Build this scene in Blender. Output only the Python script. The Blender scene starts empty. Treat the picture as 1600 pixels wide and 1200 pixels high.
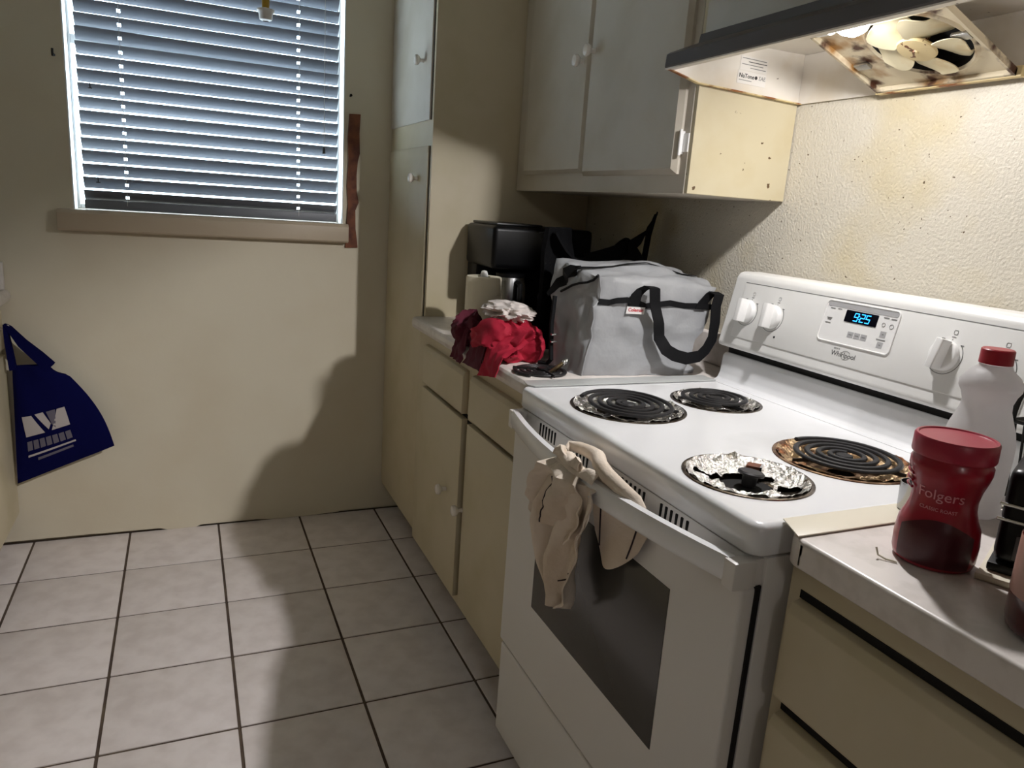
import bpy, bmesh, math, random
from mathutils import Vector, Matrix, noise
random.seed(7)
SC = bpy.context.scene
COL = SC.collection
PI = math.pi
V = Vector

# ------------------------------------------------------------------ camera
cam_d = bpy.data.cameras.new('camera'); cam_d.sensor_width = 36.0; cam_d.lens = 26.143; cam_d.clip_start = .02
cam = bpy.data.objects.new('camera', cam_d); COL.objects.link(cam)
_r = V((.91706574, -.39291251, .06789832)); _u = V((.0303975, .23867945, .97062254)); _f = V((.39757567, .88806074, -.2308283))
cam.matrix_world = Matrix(((_r.x, _u.x, -_f.x, -1.3253), (_r.y, _u.y, -_f.y, -.6789), (_r.z, _u.z, -_f.z, 1.2931), (0, 0, 0, 1)))
SC.camera = cam
# ------------------------------------------------------------------ sky, exposure
w = bpy.data.worlds.new('sky'); SC.world = w; w.use_nodes = True
bg = w.node_tree.nodes['Background']; bg.inputs[0].default_value = (.76, .87, 1.0, 1); bg.inputs[1].default_value = 11.5
SC.view_settings.view_transform = 'Standard'; SC.view_settings.look = 'None'
SC.view_settings.exposure = 0.0; SC.view_settings.gamma = 1.0
SC.view_settings.use_curve_mapping = False
FILL_W = 14.0                                      # unseen fill lamp added in the room behind the camera
BULB = V((-.270, .365, 1.643)); BULB_W = 37.0    # bulb under the range hood

# ------------------------------------------------------------------ materials
def lin(c):
    o = []
    for v in c[:3]:
        v = v / 255.0
        o.append(v / 12.92 if v <= .04045 else ((v + .055) / 1.055) ** 2.4)
    return (o[0], o[1], o[2], 1)
MATS = {}
def mat(name, col, rough=.5, metal=0., var=None, bump=None, specks=None, coat=0., emis=None, alpha=None, spec=None, sub=None, var2=None, transl=None):
    m = bpy.data.materials.new(name); m.use_nodes = True; MATS[name] = m
    nt = m.node_tree; N = nt.nodes; L = nt.links
    b = N['Principled BSDF']; b.inputs['Roughness'].default_value = rough; b.inputs['Metallic'].default_value = metal
    b.inputs['Base Color'].default_value = lin(col)
    if spec is not None: b.inputs['Specular IOR Level'].default_value = spec
    if coat: b.inputs['Coat Weight'].default_value = coat; b.inputs['Coat Roughness'].default_value = .12
    tc = N.new('ShaderNodeTexCoord'); cur = None
    def noi(scale, detail=4., dist=0.):
        n = N.new('ShaderNodeTexNoise'); n.inputs['Scale'].default_value = scale; n.inputs['Detail'].default_value = detail
        n.inputs['Distortion'].default_value = dist
        L.new(tc.outputs['Object'], n.inputs['Vector']); return n
    def mix(a_col, b_col, fac_out, lo, hi):
        r = N.new('ShaderNodeMapRange'); r.inputs[1].default_value = lo; r.inputs[2].default_value = hi
        L.new(fac_out, r.inputs[0])
        x = N.new('ShaderNodeMix'); x.data_type = 'RGBA'; L.new(r.outputs[0], x.inputs[0])
        if isinstance(a_col, tuple): x.inputs[6].default_value = a_col
        else: L.new(a_col, x.inputs[6])
        x.inputs[7].default_value = b_col
        return x.outputs[2]
    cur = lin(col)
    for v in (var, var2):
        if v:
            c2, sc, lo, hi = v
            cur = mix(cur, lin(c2), noi(sc).outputs[0], lo, hi)
    if specks:
        c2, sc, thr = specks
        cur = mix(cur, lin(c2), noi(sc, 2.).outputs[0], thr, thr + .02)
    if not isinstance(cur, tuple): L.new(cur, b.inputs['Base Color'])
    if bump:
        n = noi(bump[0], bump[3] if len(bump) > 3 else 3.); bp = N.new('ShaderNodeBump')
        bp.inputs['Strength'].default_value = bump[1]; bp.inputs['Distance'].default_value = bump[2] if len(bump) > 2 else .002
        L.new(n.outputs[0], bp.inputs['Height']); L.new(bp.outputs[0], b.inputs['Normal'])
    if emis:
        b.inputs['Emission Color'].default_value = lin(emis[0]); b.inputs['Emission Strength'].default_value = emis[1]
    if alpha is not None: b.inputs['Alpha'].default_value = alpha
    if sub: b.inputs['Subsurface Weight'].default_value = sub; b.inputs['Subsurface Scale'].default_value = .02
    if transl:
        t = N.new('ShaderNodeBsdfTranslucent'); t.inputs[0].default_value = lin(col)
        x = N.new('ShaderNodeMixShader'); x.inputs[0].default_value = transl
        L.new(b.outputs[0], x.inputs[1]); L.new(t.outputs[0], x.inputs[2]); L.new(x.outputs[0], N['Material Output'].inputs[0])
    return m

mat('wall_paint', (208, 199, 178), .75, bump=(90, .12, .002), var=((200, 188, 164), 2.2, .45, .75))
mat('wall_texture', (206, 199, 184), .5, bump=(170, .6, .004, 2.), var=((200, 187, 154), 3.4, .50, .70), specks=((96, 80, 58), 100, .705))
mat('ceiling_paint', (205, 200, 188), .85, bump=(60, .3))
mat('hall_paint', (170, 164, 156), .85)
mat('grout', (74, 60, 52), .9, bump=(80, .3), var=((96, 82, 66), 9, .45, .65))
mat('tile', (228, 219, 216), .42, var=((214, 204, 200), 14, .40, .66), bump=(26, .10, .004))
mat('cabinet', (200, 188, 160), .48, var=((192, 180, 148), 6, .45, .7), bump=(30, .06))
mat('cabinet_side', (203, 192, 162), .5, var=((196, 182, 146), 7, .45, .7), specks=((92, 70, 44), 46, .72))
mat('upper_cabinet', (196, 188, 174), .5, var=((188, 179, 162), 6, .45, .7), bump=(30, .06))
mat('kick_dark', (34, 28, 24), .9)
mat('gap_dark', (14, 12, 10), .9)
mat('knob_white', (236, 230, 222), .22)
mat('counter', (222, 214, 208), .32, var=((210, 202, 195), 30, .45, .62))
mat('filler', (226, 218, 198), .35)
mat('filler_metal', (196, 198, 196), .38, metal=.25)
mat('enamel', (236, 236, 237), .20, coat=.3, var=((218, 218, 218), 4, .5, .7))
mat('enamel_side', (222, 218, 213), .42)
mat('oven_glass', (62, 60, 57), .22, spec=.6)
mat('panel_plastic', (232, 231, 228), .34)
mat('panel_light', (238, 237, 235), .36)
mat('pad_grey', (176, 175, 176), .45)
mat('print_dark', (58, 57, 56), .6)
mat('print_grey', (128, 127, 126), .6)
mat('black_gloss', (8, 8, 10), .34, spec=.3)
mat('black_plastic', (12, 12, 13), .45, spec=.3)
mat('display', (3, 4, 16), .15)
mat('digit', (20, 120, 255), .4, emis=((46, 160, 255), 3.2))
mat('coil', (44, 43, 44), .42, metal=.35, bump=(200, .1))
mat('bowl_chrome', (150, 140, 128), .24, metal=1., var=((70, 52, 40), 22, .42, .68), bump=(90, .4, .003))
mat('bowl_rust', (176, 146, 116), .34, metal=.8, var=((98, 62, 40), 30, .40, .62), bump=(110, .5, .003))
mat('foil', (226, 224, 220), .20, metal=1., bump=(150, 1., .006, 5.), var=((150, 140, 124), 40, .55, .72))
mat('foil_rust', (206, 178, 140), .3, metal=.85, bump=(150, 1., .006, 5.), var=((120, 74, 44), 26, .46, .62))
mat('steel', (172, 172, 172), .26, metal=1.)
mat('chrome', (214, 214, 214), .1, metal=1.)
mat('hood_white', (230, 224, 214), .38, var=((214, 200, 176), 6, .5, .75), specks=((74, 54, 34), 48, .74))
mat('hood_front', (88, 83, 83), .42, metal=.15)
mat('plate_rust', (214, 202, 176), .42, var=((158, 116, 66), 10, .48, .60), var2=((76, 44, 28), 15, .52, .60))
mat('rail_rust', (220, 200, 150), .45, var=((140, 84, 38), 16, .48, .58))
mat('fan_blade', (234, 224, 192), .36, var=((206, 178, 120), 12, .55, .75))
mat('fan_hub', (226, 206, 158), .45, specks=((110, 66, 34), 60, .60))
mat('sticker', (232, 228, 222), .5)
mat('blind', (112, 115, 122), .45)
mat('cord', (206, 204, 198), .7)
mat('raw_wood', (120, 70, 44), .75, var=((78, 40, 26), 18, .42, .66), bump=(60, .5))
mat('sill_paint', (176, 160, 138), .45)
mat('frame_white', (222, 222, 220), .5)
mat('nylon_grey', (160, 161, 163), .38, var=((150, 151, 153), 8, .45, .65), bump=(22, .30, .012))
mat('nylon_dark', (92, 93, 96), .45, bump=(22, .3, .012))
mat('webbing', (17, 17, 19), .7, spec=.2, bump=(300, .3, .001))
mat('black_cloth', (9, 9, 11), .85, spec=.12, bump=(60, .4, .006))
mat('red_cloth', (168, 12, 46), .8, bump=(70, .25, .004))
mat('maroon_cloth', (84, 14, 36), .85, bump=(70, .25, .004))
mat('white_cloth', (214, 204, 198), .85, bump=(60, .35, .005))
mat('towel_cloth', (222, 208, 192), .9, var=((208, 190, 168), 9, .45, .7), bump=(160, .4, .003))
mat('stripe', (46, 34, 40), .9)
mat('paper', (236, 226, 202), .9, bump=(160, .5, .003))
mat('red_plastic', (152, 10, 38), .30, coat=.2)
mat('red_lid', (160, 34, 58), .36)
mat('dark_wrap', (66, 6, 20), .35)
mat('can_print', (214, 140, 148), .5)
mat('cap_red', (156, 14, 36), .38)
mat('jug', (228, 226, 226), .48, transl=.55)
mat('jar_glass', (120, 34, 30), .12, var=((72, 16, 18), 6, .42, .6), coat=.5)
mat('jar_band', (176, 132, 118), .4)
mat('wire_black', (12, 12, 12), .4)
mat('tote_blue', (7, 9, 60), .9, spec=.08, bump=(40, .35, .006))
mat('tote_print', (178, 170, 168), .8)
mat('tote_print_grey', (98, 93, 106), .8)
mat('yellow', (160, 124, 20), .5)
mat('tassel_white', (210, 206, 200), .5)
mat('brass', (150, 132, 100), .35, metal=.9)
mat('label_white', (232, 228, 224), .6)
mat('label_red', (196, 24, 48), .6)
def glass_mat():
    m = bpy.data.materials.new('pane_glass'); m.use_nodes = True; nt = m.node_tree; N = nt.nodes
    N.remove(N['Principled BSDF']); t = N.new('ShaderNodeBsdfTransparent'); g = N.new('ShaderNodeBsdfGlossy')
    t.inputs[0].default_value = (.93, .97, .97, 1); g.inputs['Roughness'].default_value = .02
    x = N.new('ShaderNodeMixShader'); x.inputs[0].default_value = .07
    nt.links.new(t.outputs[0], x.inputs[1]); nt.links.new(g.outputs[0], x.inputs[2]); nt.links.new(x.outputs[0], N['Material Output'].inputs[0])
    MATS['pane_glass'] = m
glass_mat()
def bulb_mat():
    # frosted glass that glows and lets the filament's light through
    m = bpy.data.materials.new('bulb'); m.use_nodes = True; nt = m.node_tree; N = nt.nodes
    N.remove(N['Principled BSDF']); t = N.new('ShaderNodeBsdfTransparent'); e = N.new('ShaderNodeEmission')
    e.inputs[0].default_value = (1, .97, .92, 1); e.inputs[1].default_value = 15.0
    x = N.new('ShaderNodeAddShader')
    nt.links.new(t.outputs[0], x.inputs[0]); nt.links.new(e.outputs[0], x.inputs[1]); nt.links.new(x.outputs[0], N['Material Output'].inputs[0])
    MATS['bulb'] = m
bulb_mat()

# ------------------------------------------------------------------ mesh helpers
def nb(): return bmesh.new()
def merge(bm, t):
    me = bpy.data.meshes.new('t'); t.to_mesh(me); t.free(); bm.from_mesh(me); bpy.data.meshes.remove(me)
def box(bm, x0, x1, y0, y1, z0, z1, bev=0., seg=2, M=None):
    t = bmesh.new(); bmesh.ops.create_cube(t, size=1)
    for v in t.verts:
        v.co = V(((x0 + x1) / 2 + v.co.x * (x1 - x0), (y0 + y1) / 2 + v.co.y * (y1 - y0), (z0 + z1) / 2 + v.co.z * (z1 - z0)))
    if bev: bmesh.ops.bevel(t, geom=list(t.edges), offset=bev, segments=seg, profile=.6, affect='EDGES')
    if M is not None: bmesh.ops.transform(t, matrix=M, verts=t.verts)
    merge(bm, t); return bm
def bx(*a, **k): return box(nb(), *a, **k)
def prism(bm, poly, axis, a, b, bev=0., seg=2, M=None):
    """poly in the two other axes (cyclic order x->(y,z), y->(x,z), z->(x,y)), extruded along axis from a to b"""
    t = bmesh.new()
    def P(p, h):
        if axis == 'x': return V((h, p[0], p[1]))
        if axis == 'y': return V((p[0], h, p[1]))
        return V((p[0], p[1], h))
    lo = [t.verts.new(P(p, a)) for p in poly]; hi = [t.verts.new(P(p, b)) for p in poly]
    n = len(poly)
    t.faces.new(lo); t.faces.new(hi[::-1])
    for i in range(n): t.faces.new((lo[i], hi[i], hi[(i + 1) % n], lo[(i + 1) % n]))
    bmesh.ops.recalc_face_normals(t, faces=t.faces)
    if bev: bmesh.ops.bevel(t, geom=list(t.edges), offset=bev, segments=seg, profile=.6, affect='EDGES')
    if M is not None: bmesh.ops.transform(t, matrix=M, verts=t.verts)
    merge(bm, t); return bm
def lathe(bm, prof, M=None, seg=32, sx=1., sy=1., fn=None):
    """prof [(r,z)...] about local z"""
    t = bmesh.new(); rings = []
    for r, z in prof:
        if r < 1e-6: rings.append([t.verts.new((0, 0, z))])
        else:
            ring = []
            for i in range(seg):
                a = 2 * PI * i / seg; k = fn(a, z) if fn else 1.
                ring.append(t.verts.new((r * k * sx * math.cos(a), r * k * sy * math.sin(a), z)))
            rings.append(ring)
    for A, B in zip(rings, rings[1:]):
        if len(A) == 1 and len(B) == 1: continue
        for i in range(seg):
            j = (i + 1) % seg
            if len(A) == 1: t.faces.new((A[0], B[j], B[i]))
            elif len(B) == 1: t.faces.new((A[i], A[j], B[0]))
            else: t.faces.new((A[i], A[j], B[j], B[i]))
    bmesh.ops.recalc_face_normals(t, faces=t.faces)
    if M is not None: bmesh.ops.transform(t, matrix=M, verts=t.verts)
    merge(bm, t); return bm
def at(x, y, z): return Matrix.Translation((x, y, z))
def frame_to(p, d):
    """matrix with local z along d at p"""
    d = V(d).normalized(); return Matrix.Translation(p) @ d.to_track_quat('Z', 'Y').to_matrix().to_4x4()
def cyl(bm, p0, p1, r0, r1=None, seg=16):
    p0, p1 = V(p0), V(p1); h = (p1 - p0).length; r1 = r0 if r1 is None else r1
    return lathe(bm, [(0, 0), (r0, 0), (r1, h), (0, h)], frame_to(p0, p1 - p0), seg)
def tube(bm, pts, r, seg=8, closed=False, flat=1.):
    pts = [V(p) for p in pts]; n = len(pts); t = bmesh.new(); rings = []; up = None
    for i, p in enumerate(pts):
        if closed: d = pts[(i + 1) % n] - pts[i - 1]
        else: d = pts[min(i + 1, n - 1)] - pts[max(i - 1, 0)]
        d.normalize()
        if up is None:
            up = V((0, 0, 1)) if abs(d.z) < .9 else V((1, 0, 0))
        s = d.cross(up).normalized(); up = s.cross(d).normalized()
        rr = r[i] if isinstance(r, (list, tuple)) else r
        rings.append([t.verts.new(p + (s * math.cos(2 * PI * k / seg) + up * flat * math.sin(2 * PI * k / seg)) * rr) for k in range(seg)])
    m = n if closed else n - 1
    for i in range(m):
        A, B = rings[i], rings[(i + 1) % n]
        for k in range(seg): t.faces.new((A[k], A[(k + 1) % seg], B[(k + 1) % seg], B[k]))
    if not closed: t.faces.new(rings[0][::-1]); t.faces.new(rings[-1])
    bmesh.ops.recalc_face_normals(t, faces=t.faces)
    merge(bm, t); return bm
def sheet(bm, fn, nu, nv, thick=.002):
    """closed thin sheet from fn(u,v)->Vector, thickness along normals"""
    P = [[V(fn(i / nu, j / nv)) for j in range(nv + 1)] for i in range(nu + 1)]
    Nn = [[None] * (nv + 1) for _ in range(nu + 1)]
    for i in range(nu + 1):
        for j in range(nv + 1):
            a = P[min(i + 1, nu)][j] - P[max(i - 1, 0)][j]; b = P[i][min(j + 1, nv)] - P[i][max(j - 1, 0)]
            n = a.cross(b); Nn[i][j] = n.normalized() if n.length > 1e-12 else V((0, 0, 1))
    t = bmesh.new(); h = thick / 2
    A = [[t.verts.new(P[i][j] + Nn[i][j] * h) for j in range(nv + 1)] for i in range(nu + 1)]
    B = [[t.verts.new(P[i][j] - Nn[i][j] * h) for j in range(nv + 1)] for i in range(nu + 1)]
    for i in range(nu):
        for j in range(nv):
            t.faces.new((A[i][j], A[i + 1][j], A[i + 1][j + 1], A[i][j + 1]))
            t.faces.new((B[i][j], B[i][j + 1], B[i + 1][j + 1], B[i + 1][j]))
    for i in range(nu):
        t.faces.new((A[i][0], B[i][0], B[i + 1][0], A[i + 1][0])); t.faces.new((A[i][nv], A[i + 1][nv], B[i + 1][nv], B[i][nv]))
    for j in range(nv):
        t.faces.new((A[0][j], A[0][j + 1], B[0][j + 1], B[0][j])); t.faces.new((A[nu][j], B[nu][j], B[nu][j + 1], A[nu][j + 1]))
    bmesh.ops.recalc_face_normals(t, faces=t.faces)
    merge(bm, t); return bm
def plate_with_holes(bm, rect, holes, z, thick, seg=48):
    """rect (x0,x1,y0,y1) with circular holes [(x,y,r)], top at z"""
    t = bmesh.new(); ed = []
    if len(rect) == 4 and not isinstance(rect[0], tuple): x0, x1, y0, y1 = rect; rect = [(x0, y0), (x1, y0), (x1, y1), (x0, y1)]
    def loop(pts):
        vs = [t.verts.new((p[0], p[1], z)) for p in pts]
        for i in range(len(vs)): ed.append(t.edges.new((vs[i], vs[(i + 1) % len(vs)])))
    loop(rect)
    for hx, hy, hr in holes: loop([(hx + hr * math.cos(2 * PI * k / seg), hy + hr * math.sin(2 * PI * k / seg)) for k in range(seg)])
    bmesh.ops.triangle_fill(t, use_beauty=True, use_dissolve=False, edges=ed)
    bmesh.ops.recalc_face_normals(t, faces=t.faces)
    for f in t.faces:
        if f.normal.z < 0: f.normal_flip()
    if thick:
        r = bmesh.ops.extrude_face_region(t, geom=list(t.faces))
        bmesh.ops.translate(t, vec=(0, 0, -thick), verts=[v for v in r['geom'] if isinstance(v, bmesh.types.BMVert)])
        bmesh.ops.recalc_face_normals(t, faces=t.faces)
    merge(bm, t); return bm
def wloc(o):
    l = V((0, 0, 0))
    while o: l = l + o.location; o = o.parent
    return l
def obj(name, bm, m, parent=None, smooth=38, origin=None):
    me = bpy.data.meshes.new(name)
    vs = [v.co for v in bm.verts]
    lo = V((min(v.x for v in vs), min(v.y for v in vs), min(v.z for v in vs))); hi = V((max(v.x for v in vs), max(v.y for v in vs), max(v.z for v in vs)))
    c = V(origin) if origin is not None else ((lo + hi) / 2 if parent else V(((lo.x + hi.x) / 2, (lo.y + hi.y) / 2, lo.z)))
    bmesh.ops.translate(bm, vec=-c, verts=bm.verts)
    bm.to_mesh(me); bm.free()
    me.shade_smooth(); me.set_sharp_from_angle(angle=math.radians(smooth))
    me.materials.append(MATS[m] if isinstance(m, str) else m)
    o = bpy.data.objects.new(name, me); COL.objects.link(o)
    o.location = c - (wloc(parent) if parent else V((0, 0, 0)))
    if parent: o.parent = parent
    return o
def tag(o, label=None, cat=None, group=None, kind=None):
    if label: o['label'] = label
    if cat: o['category'] = cat
    if group: o['group'] = group
    if kind: o['kind'] = kind
    return o
def thing(name, label, cat, loc, group=None):
    o = bpy.data.objects.new(name, None); COL.objects.link(o); o.location = loc; o.empty_display_size = .05
    return tag(o, label, cat, group)
def struct(name, bm, m, parent=None):
    o = obj(name, bm, m, parent, origin=(0, 0, 0) if not parent else None)
    if not parent: o['kind'] = 'structure'
    return o
def clone(o, loc, parent=None):
    c = o.copy(); COL.objects.link(c); c.location = loc
    c.parent = parent if parent else o.parent
    return c
def text_bm(s, size, M, extr=.0003, shear=0., bold=0.):
    cu = bpy.data.curves.new('txt', 'FONT'); cu.body = s; cu.size = size; cu.extrude = extr; cu.align_x = 'CENTER'; cu.align_y = 'CENTER'; cu.shear = shear
    cu.offset = bold; cu.resolution_u = 3
    o = bpy.data.objects.new('txt', cu); COL.objects.link(o)
    dg = bpy.context.evaluated_depsgraph_get(); me = bpy.data.meshes.new_from_object(o.evaluated_get(dg))
    bm = bmesh.new(); bm.from_mesh(me); bmesh.ops.transform(bm, matrix=M, verts=bm.verts)
    bpy.data.objects.remove(o); bpy.data.meshes.remove(me); bpy.data.curves.remove(cu)
    return bm
def axes(p, X, Y, Z):
    return Matrix(((X[0], Y[0], Z[0], p[0]), (X[1], Y[1], Z[1], p[1]), (X[2], Y[2], Z[2], p[2]), (0, 0, 0, 1)))
def fbm(p, s=1., seed=0.): return noise.fractal(V(p) * s + V((seed, seed * 1.7, -seed)), 1., 2., 3)

# =================================================================== THE SETTING
YW = 2.249; CEIL = 2.44; XL = -2.50; YB = -.95
# floor: grout bed with single tiles set on it
flo = struct('floor', bx(XL - .02, .02, -4.2, YW + .02, -.06, -.003), 'grout')
T = .3102; GX = -1.5479; GY = 1.9456; G = .0075
t0 = None
for i in range(-2, 5):
    for j in range(-9, 1):
        x0 = GX + i * T; y0 = GY + j * T
        if x0 > -.62 or x0 + T < -1.95: pass
        if t0 is None:
            t0 = obj('tile', bx(x0 + G / 2, x0 + T - G / 2, y0 + G / 2, y0 + T - G / 2, -.006, 0, bev=.0022), 'tile', flo); c0 = V((x0, y0, 0)); l0 = t0.location.copy()
        else:
            c = clone(t0, l0 + V((x0, y0, random.uniform(-.0006, .0006))) - c0)
            c.rotation_euler = (0, 0, random.choice((0, PI / 2, PI, -PI / 2)))
# window wall with the window opening, plaster stopping a little short of the tiles
WX0, WX1, WZ0, WZ1 = -1.664, -.768, 1.186, 2.13
bm = nb()
box(bm, XL - .1, WX0, YW, YW + .12, .011, CEIL); box(bm, WX1, .1, YW, YW + .12, .010, CEIL)
bot = [(WX0, .010), (-1.45, .008), (-1.42, .0), (-1.32, -.001), (-1.30, .007), (-1.10, .006), (-1.04, .0005), (-.9, .0), (WX1, .004)]
prism(bm, bot + [(WX1, WZ0), (WX0, WZ0)], 'y', YW, YW + .12)
box(bm, WX0, WX1, YW, YW + .12, WZ1, CEIL)
box(bm, XL - .1, .1, YW + .02, YW + .12, -.06, .03)
wall = struct('wall_window', bm, 'wall_paint')
struct('wall_right', bx(0, .12, YB, YW, 0, CEIL), 'wall_texture')
struct('wall_left', bx(XL - .12, XL, YB, YW, 0, CEIL), 'wall_paint')
struct('ceiling', bx(-3.6, 2.4, -4.2, YW + .12, CEIL, CEIL + .05), 'ceiling_paint')
# the room behind the camera, which holds the added fill lamp
bm = nb(); box(bm, -3.6, XL - .02, -4.2, YB - .1, -.06, -.003); box(bm, .02, 2.4, -4.2, YB - .1, -.06, -.003)
struct('floor_hall', bm, 'hall_paint')
bm = nb(); box(bm, -3.6, 2.4, -4.3, -4.2, 0, CEIL)
struct('wall_back', bm, 'hall_paint')
bm = nb(); box(bm, 2.4, 2.5, -4.2, YB, 0, CEIL); box(bm, .12, 2.4, YB, YB + .1, 0, CEIL)
struct('wall_hall_right', bm, 'hall_paint')
bm = nb(); box(bm, -3.7, -3.6, -4.2, YB, 0, CEIL); box(bm, -3.6, XL - .12, YB, YB + .1, 0, CEIL)
struct('wall_hall_left', bm, 'hall_paint')
# window: jambs, sash, pane
bm = nb()
box(bm, WX0, WX0 + .004, YW + .002, YW + .12, WZ0, WZ1); box(bm, WX1 - .004, WX1, YW + .002, YW + .12, WZ0, WZ1)
box(bm, WX0, WX1, YW + .002, YW + .12, WZ1 - .012, WZ1)
win = struct('window_1', bm, 'frame_white')
bm = nb()
for a in ((WX0 + .004, WX0 + .012, WZ0, WZ1 - .012), (WX1 - .012, WX1 - .004, WZ0, WZ1 - .012), (WX0 + .012, WX1 - .012, WZ0, WZ0 + .018), (WX0 + .012, WX1 - .012, WZ1 - .04, WZ1 - .012), (WX0 + .012, WX1 - .012, 1.72, 1.75)):
    box(bm, a[0], a[1], YW + .09, YW + .115, a[2], a[3], bev=.003)
obj('sash', bm, 'frame_white', win)
obj('pane', bx(WX0 + .012, WX1 - .012, YW + .100, YW + .104, WZ0 + .018, 1.72), 'pane_glass', win)
obj('pane', bx(WX0 + .012, WX1 - .012, YW + .100, YW + .104, 1.75, WZ1 - .04), 'pane_glass', win)
sill = struct('trim_1', prism(nb(), [(YW - .045, 1.118), (YW - .052, 1.124), (YW - .052, 1.176), (YW - .044, WZ0 + .002), (YW + .088, WZ0 + .002), (YW + .088, 1.170), (YW, 1.170), (YW, 1.118)], 'x', -1.708, -.756, bev=.002), 'sill_paint')
# bare wood strip where the casing is gone
pts_l = [(-.760, 1.098), (-.757, 1.18), (-.752, 1.26), (-.757, 1.33), (-.753, 1.42), (-.757, 1.50), (-.752, 1.588)]
pts_r = [(-.711, 1.590), (-.714, 1.52), (-.711, 1.45), (-.718, 1.42), (-.722, 1.37), (-.720, 1.31), (-.712, 1.27), (-.724, 1.24), (-.722, 1.17), (-.716, 1.13), (-.713, 1.10)]
struct('trim_2', prism(nb(), pts_l + pts_r, 'y', YW - .010, YW), 'raw_wood')
bm = nb(); cyl(bm, (-.749, YW + .004, 1.65), (-.749, YW - .016, 1.652), .0028); lathe(bm, [(0, 0), (.005, 0), (.005, .0015), (0, .0015)], frame_to((-.749, YW - .016, 1.652), (0, -1, 0)), 12)
tag(obj('nail', bm, 'kick_dark'), 'small dark nail in the wall above the bare wood strip', 'nail')
bm = nb(); cyl(bm, (-1.69, YW + .004, 1.665), (-1.69, YW - .02, 1.665), .004); tube(bm, [(-1.69, YW - .018, 1.665), (-1.69, YW - .03, 1.66), (-1.69, YW - .032, 1.672), (-1.69, YW - .03, 1.68)], .0035)
tag(obj('wall_hook', bm, 'kick_dark'), 'small dark hook on the wall left of the window', 'hook')

# =================================================================== WINDOW BLIND
BL0, BL1 = -1.632, -.789; YBL = YW + .030
blind = thing('window_blind', 'white horizontal slat blind hanging closed in the kitchen window', 'blind', ((BL0 + BL1) / 2, YBL, WZ0))
TH = math.radians(43.5); W = .050; HX = (-1.502, -.931)
def slat_bm():
    t = nb(); xs = [BL0]
    for h in HX: xs += [h - .0055, h + .0055]
    xs.append(BL1); ss = [-.025, -.013, -.007, .007, .013, .025]
    def P(x, s, k):
        crown = .0022 * (1 - (s / .025) ** 2)
        # s=-.025 inner edge (up), s=.025 outer edge (down); crown to the room side
        n = V((0, -math.sin(TH), -math.cos(TH)))
        return V((x, s * math.cos(TH), -s * math.sin(TH))) + n * (crown + k * .0013)
    g = {}
    for k in (0, 1):
        for i, x in enumerate(xs):
            for j, s in enumerate(ss): g[k, i, j] = t.verts.new(P(x, s, k))
    nx, ns = len(xs), len(ss)
    hole = lambda i, j: i in (1, 3) and j == 2
    for i in range(nx - 1):
        for j in range(ns - 1):
            q = ((i, j), (i + 1, j), (i + 1, j + 1), (i, j + 1))
            if not hole(i, j):
                t.faces.new([g[(0,) + a] for a in q]); t.faces.new([g[(1,) + a] for a in q[::-1]])
            else:
                for a in range(4): t.faces.new((g[(0,) + q[a]], g[(1,) + q[a]], g[(1,) + q[(a + 1) % 4]], g[(0,) + q[(a + 1) % 4]]))
    for i in range(nx - 1):
        for j in (0, ns - 1): t.faces.new((g[0, i, j], g[0, i + 1, j], g[1, i + 1, j], g[1, i, j]))
    for j in range(ns - 1):
        for i in (0, nx - 1): t.faces.new((g[0, i, j], g[0, i, j + 1], g[1, i, j + 1], g[1, i, j]))
    bmesh.ops.recalc_face_normals(t, faces=t.faces)
    bmesh.ops.translate(t, vec=(0, YBL, WZ0 + .05), verts=t.verts)
    return t
PITCH = .0425
s0 = obj('slat', slat_bm(), 'blind', blind); base = s0.location.copy(); nsl = 0; z = WZ0 + .05
while z < WZ1 - .07:
    if nsl:
        c = clone(s0, base + V((0, 0, nsl * PITCH))); c.rotation_euler = (random.uniform(-.05, .05), random.uniform(-.002, .002), 0)
    nsl += 1; z += PITCH
obj('bottom_rail', bx(BL0, BL1, YBL - .012, YBL + .008, WZ0 + .006, WZ0 + .036, bev=.004), 'blind', blind)
obj('head_rail', bx(BL0 - .01, BL1 + .01, YBL - .026, YBL + .028, WZ1 - .056, WZ1 - .014, bev=.003), 'blind', blind)
for h in HX:
    bm = nb()
    for dy in (-.020, .020): tube(bm, [(h, YBL + dy, WZ0 + .02), (h, YBL + dy, WZ1 - .05)], .0007, 6)
    obj('ladder_cord', bm, 'cord', blind)
obj('lift_cord', tube(nb(), [(-.843, YBL - .034, 1.46), (-.843, YBL - .034, WZ1 - .04)], .0009, 6), 'cord', blind)
obj('cord_tassel', lathe(nb(), [(0, 0), (.006, .001), (.005, .018), (.002, .026), (0, .027)], at(-.843, YBL - .034, 1.436), 12), 'print_dark', blind)
for (x, zz) in ((-1.594, 1.578), (-1.586, 1.281)):
    bm = nb(); box(bm, x - .0015, x + .0015, YBL - .033, YBL - .030, zz, zz + .016); box(bm, x - .006, x + .006, YBL - .033, YBL - .028, zz - .003, zz)
    obj('cord_clip', bm, 'print_dark', blind)
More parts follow.
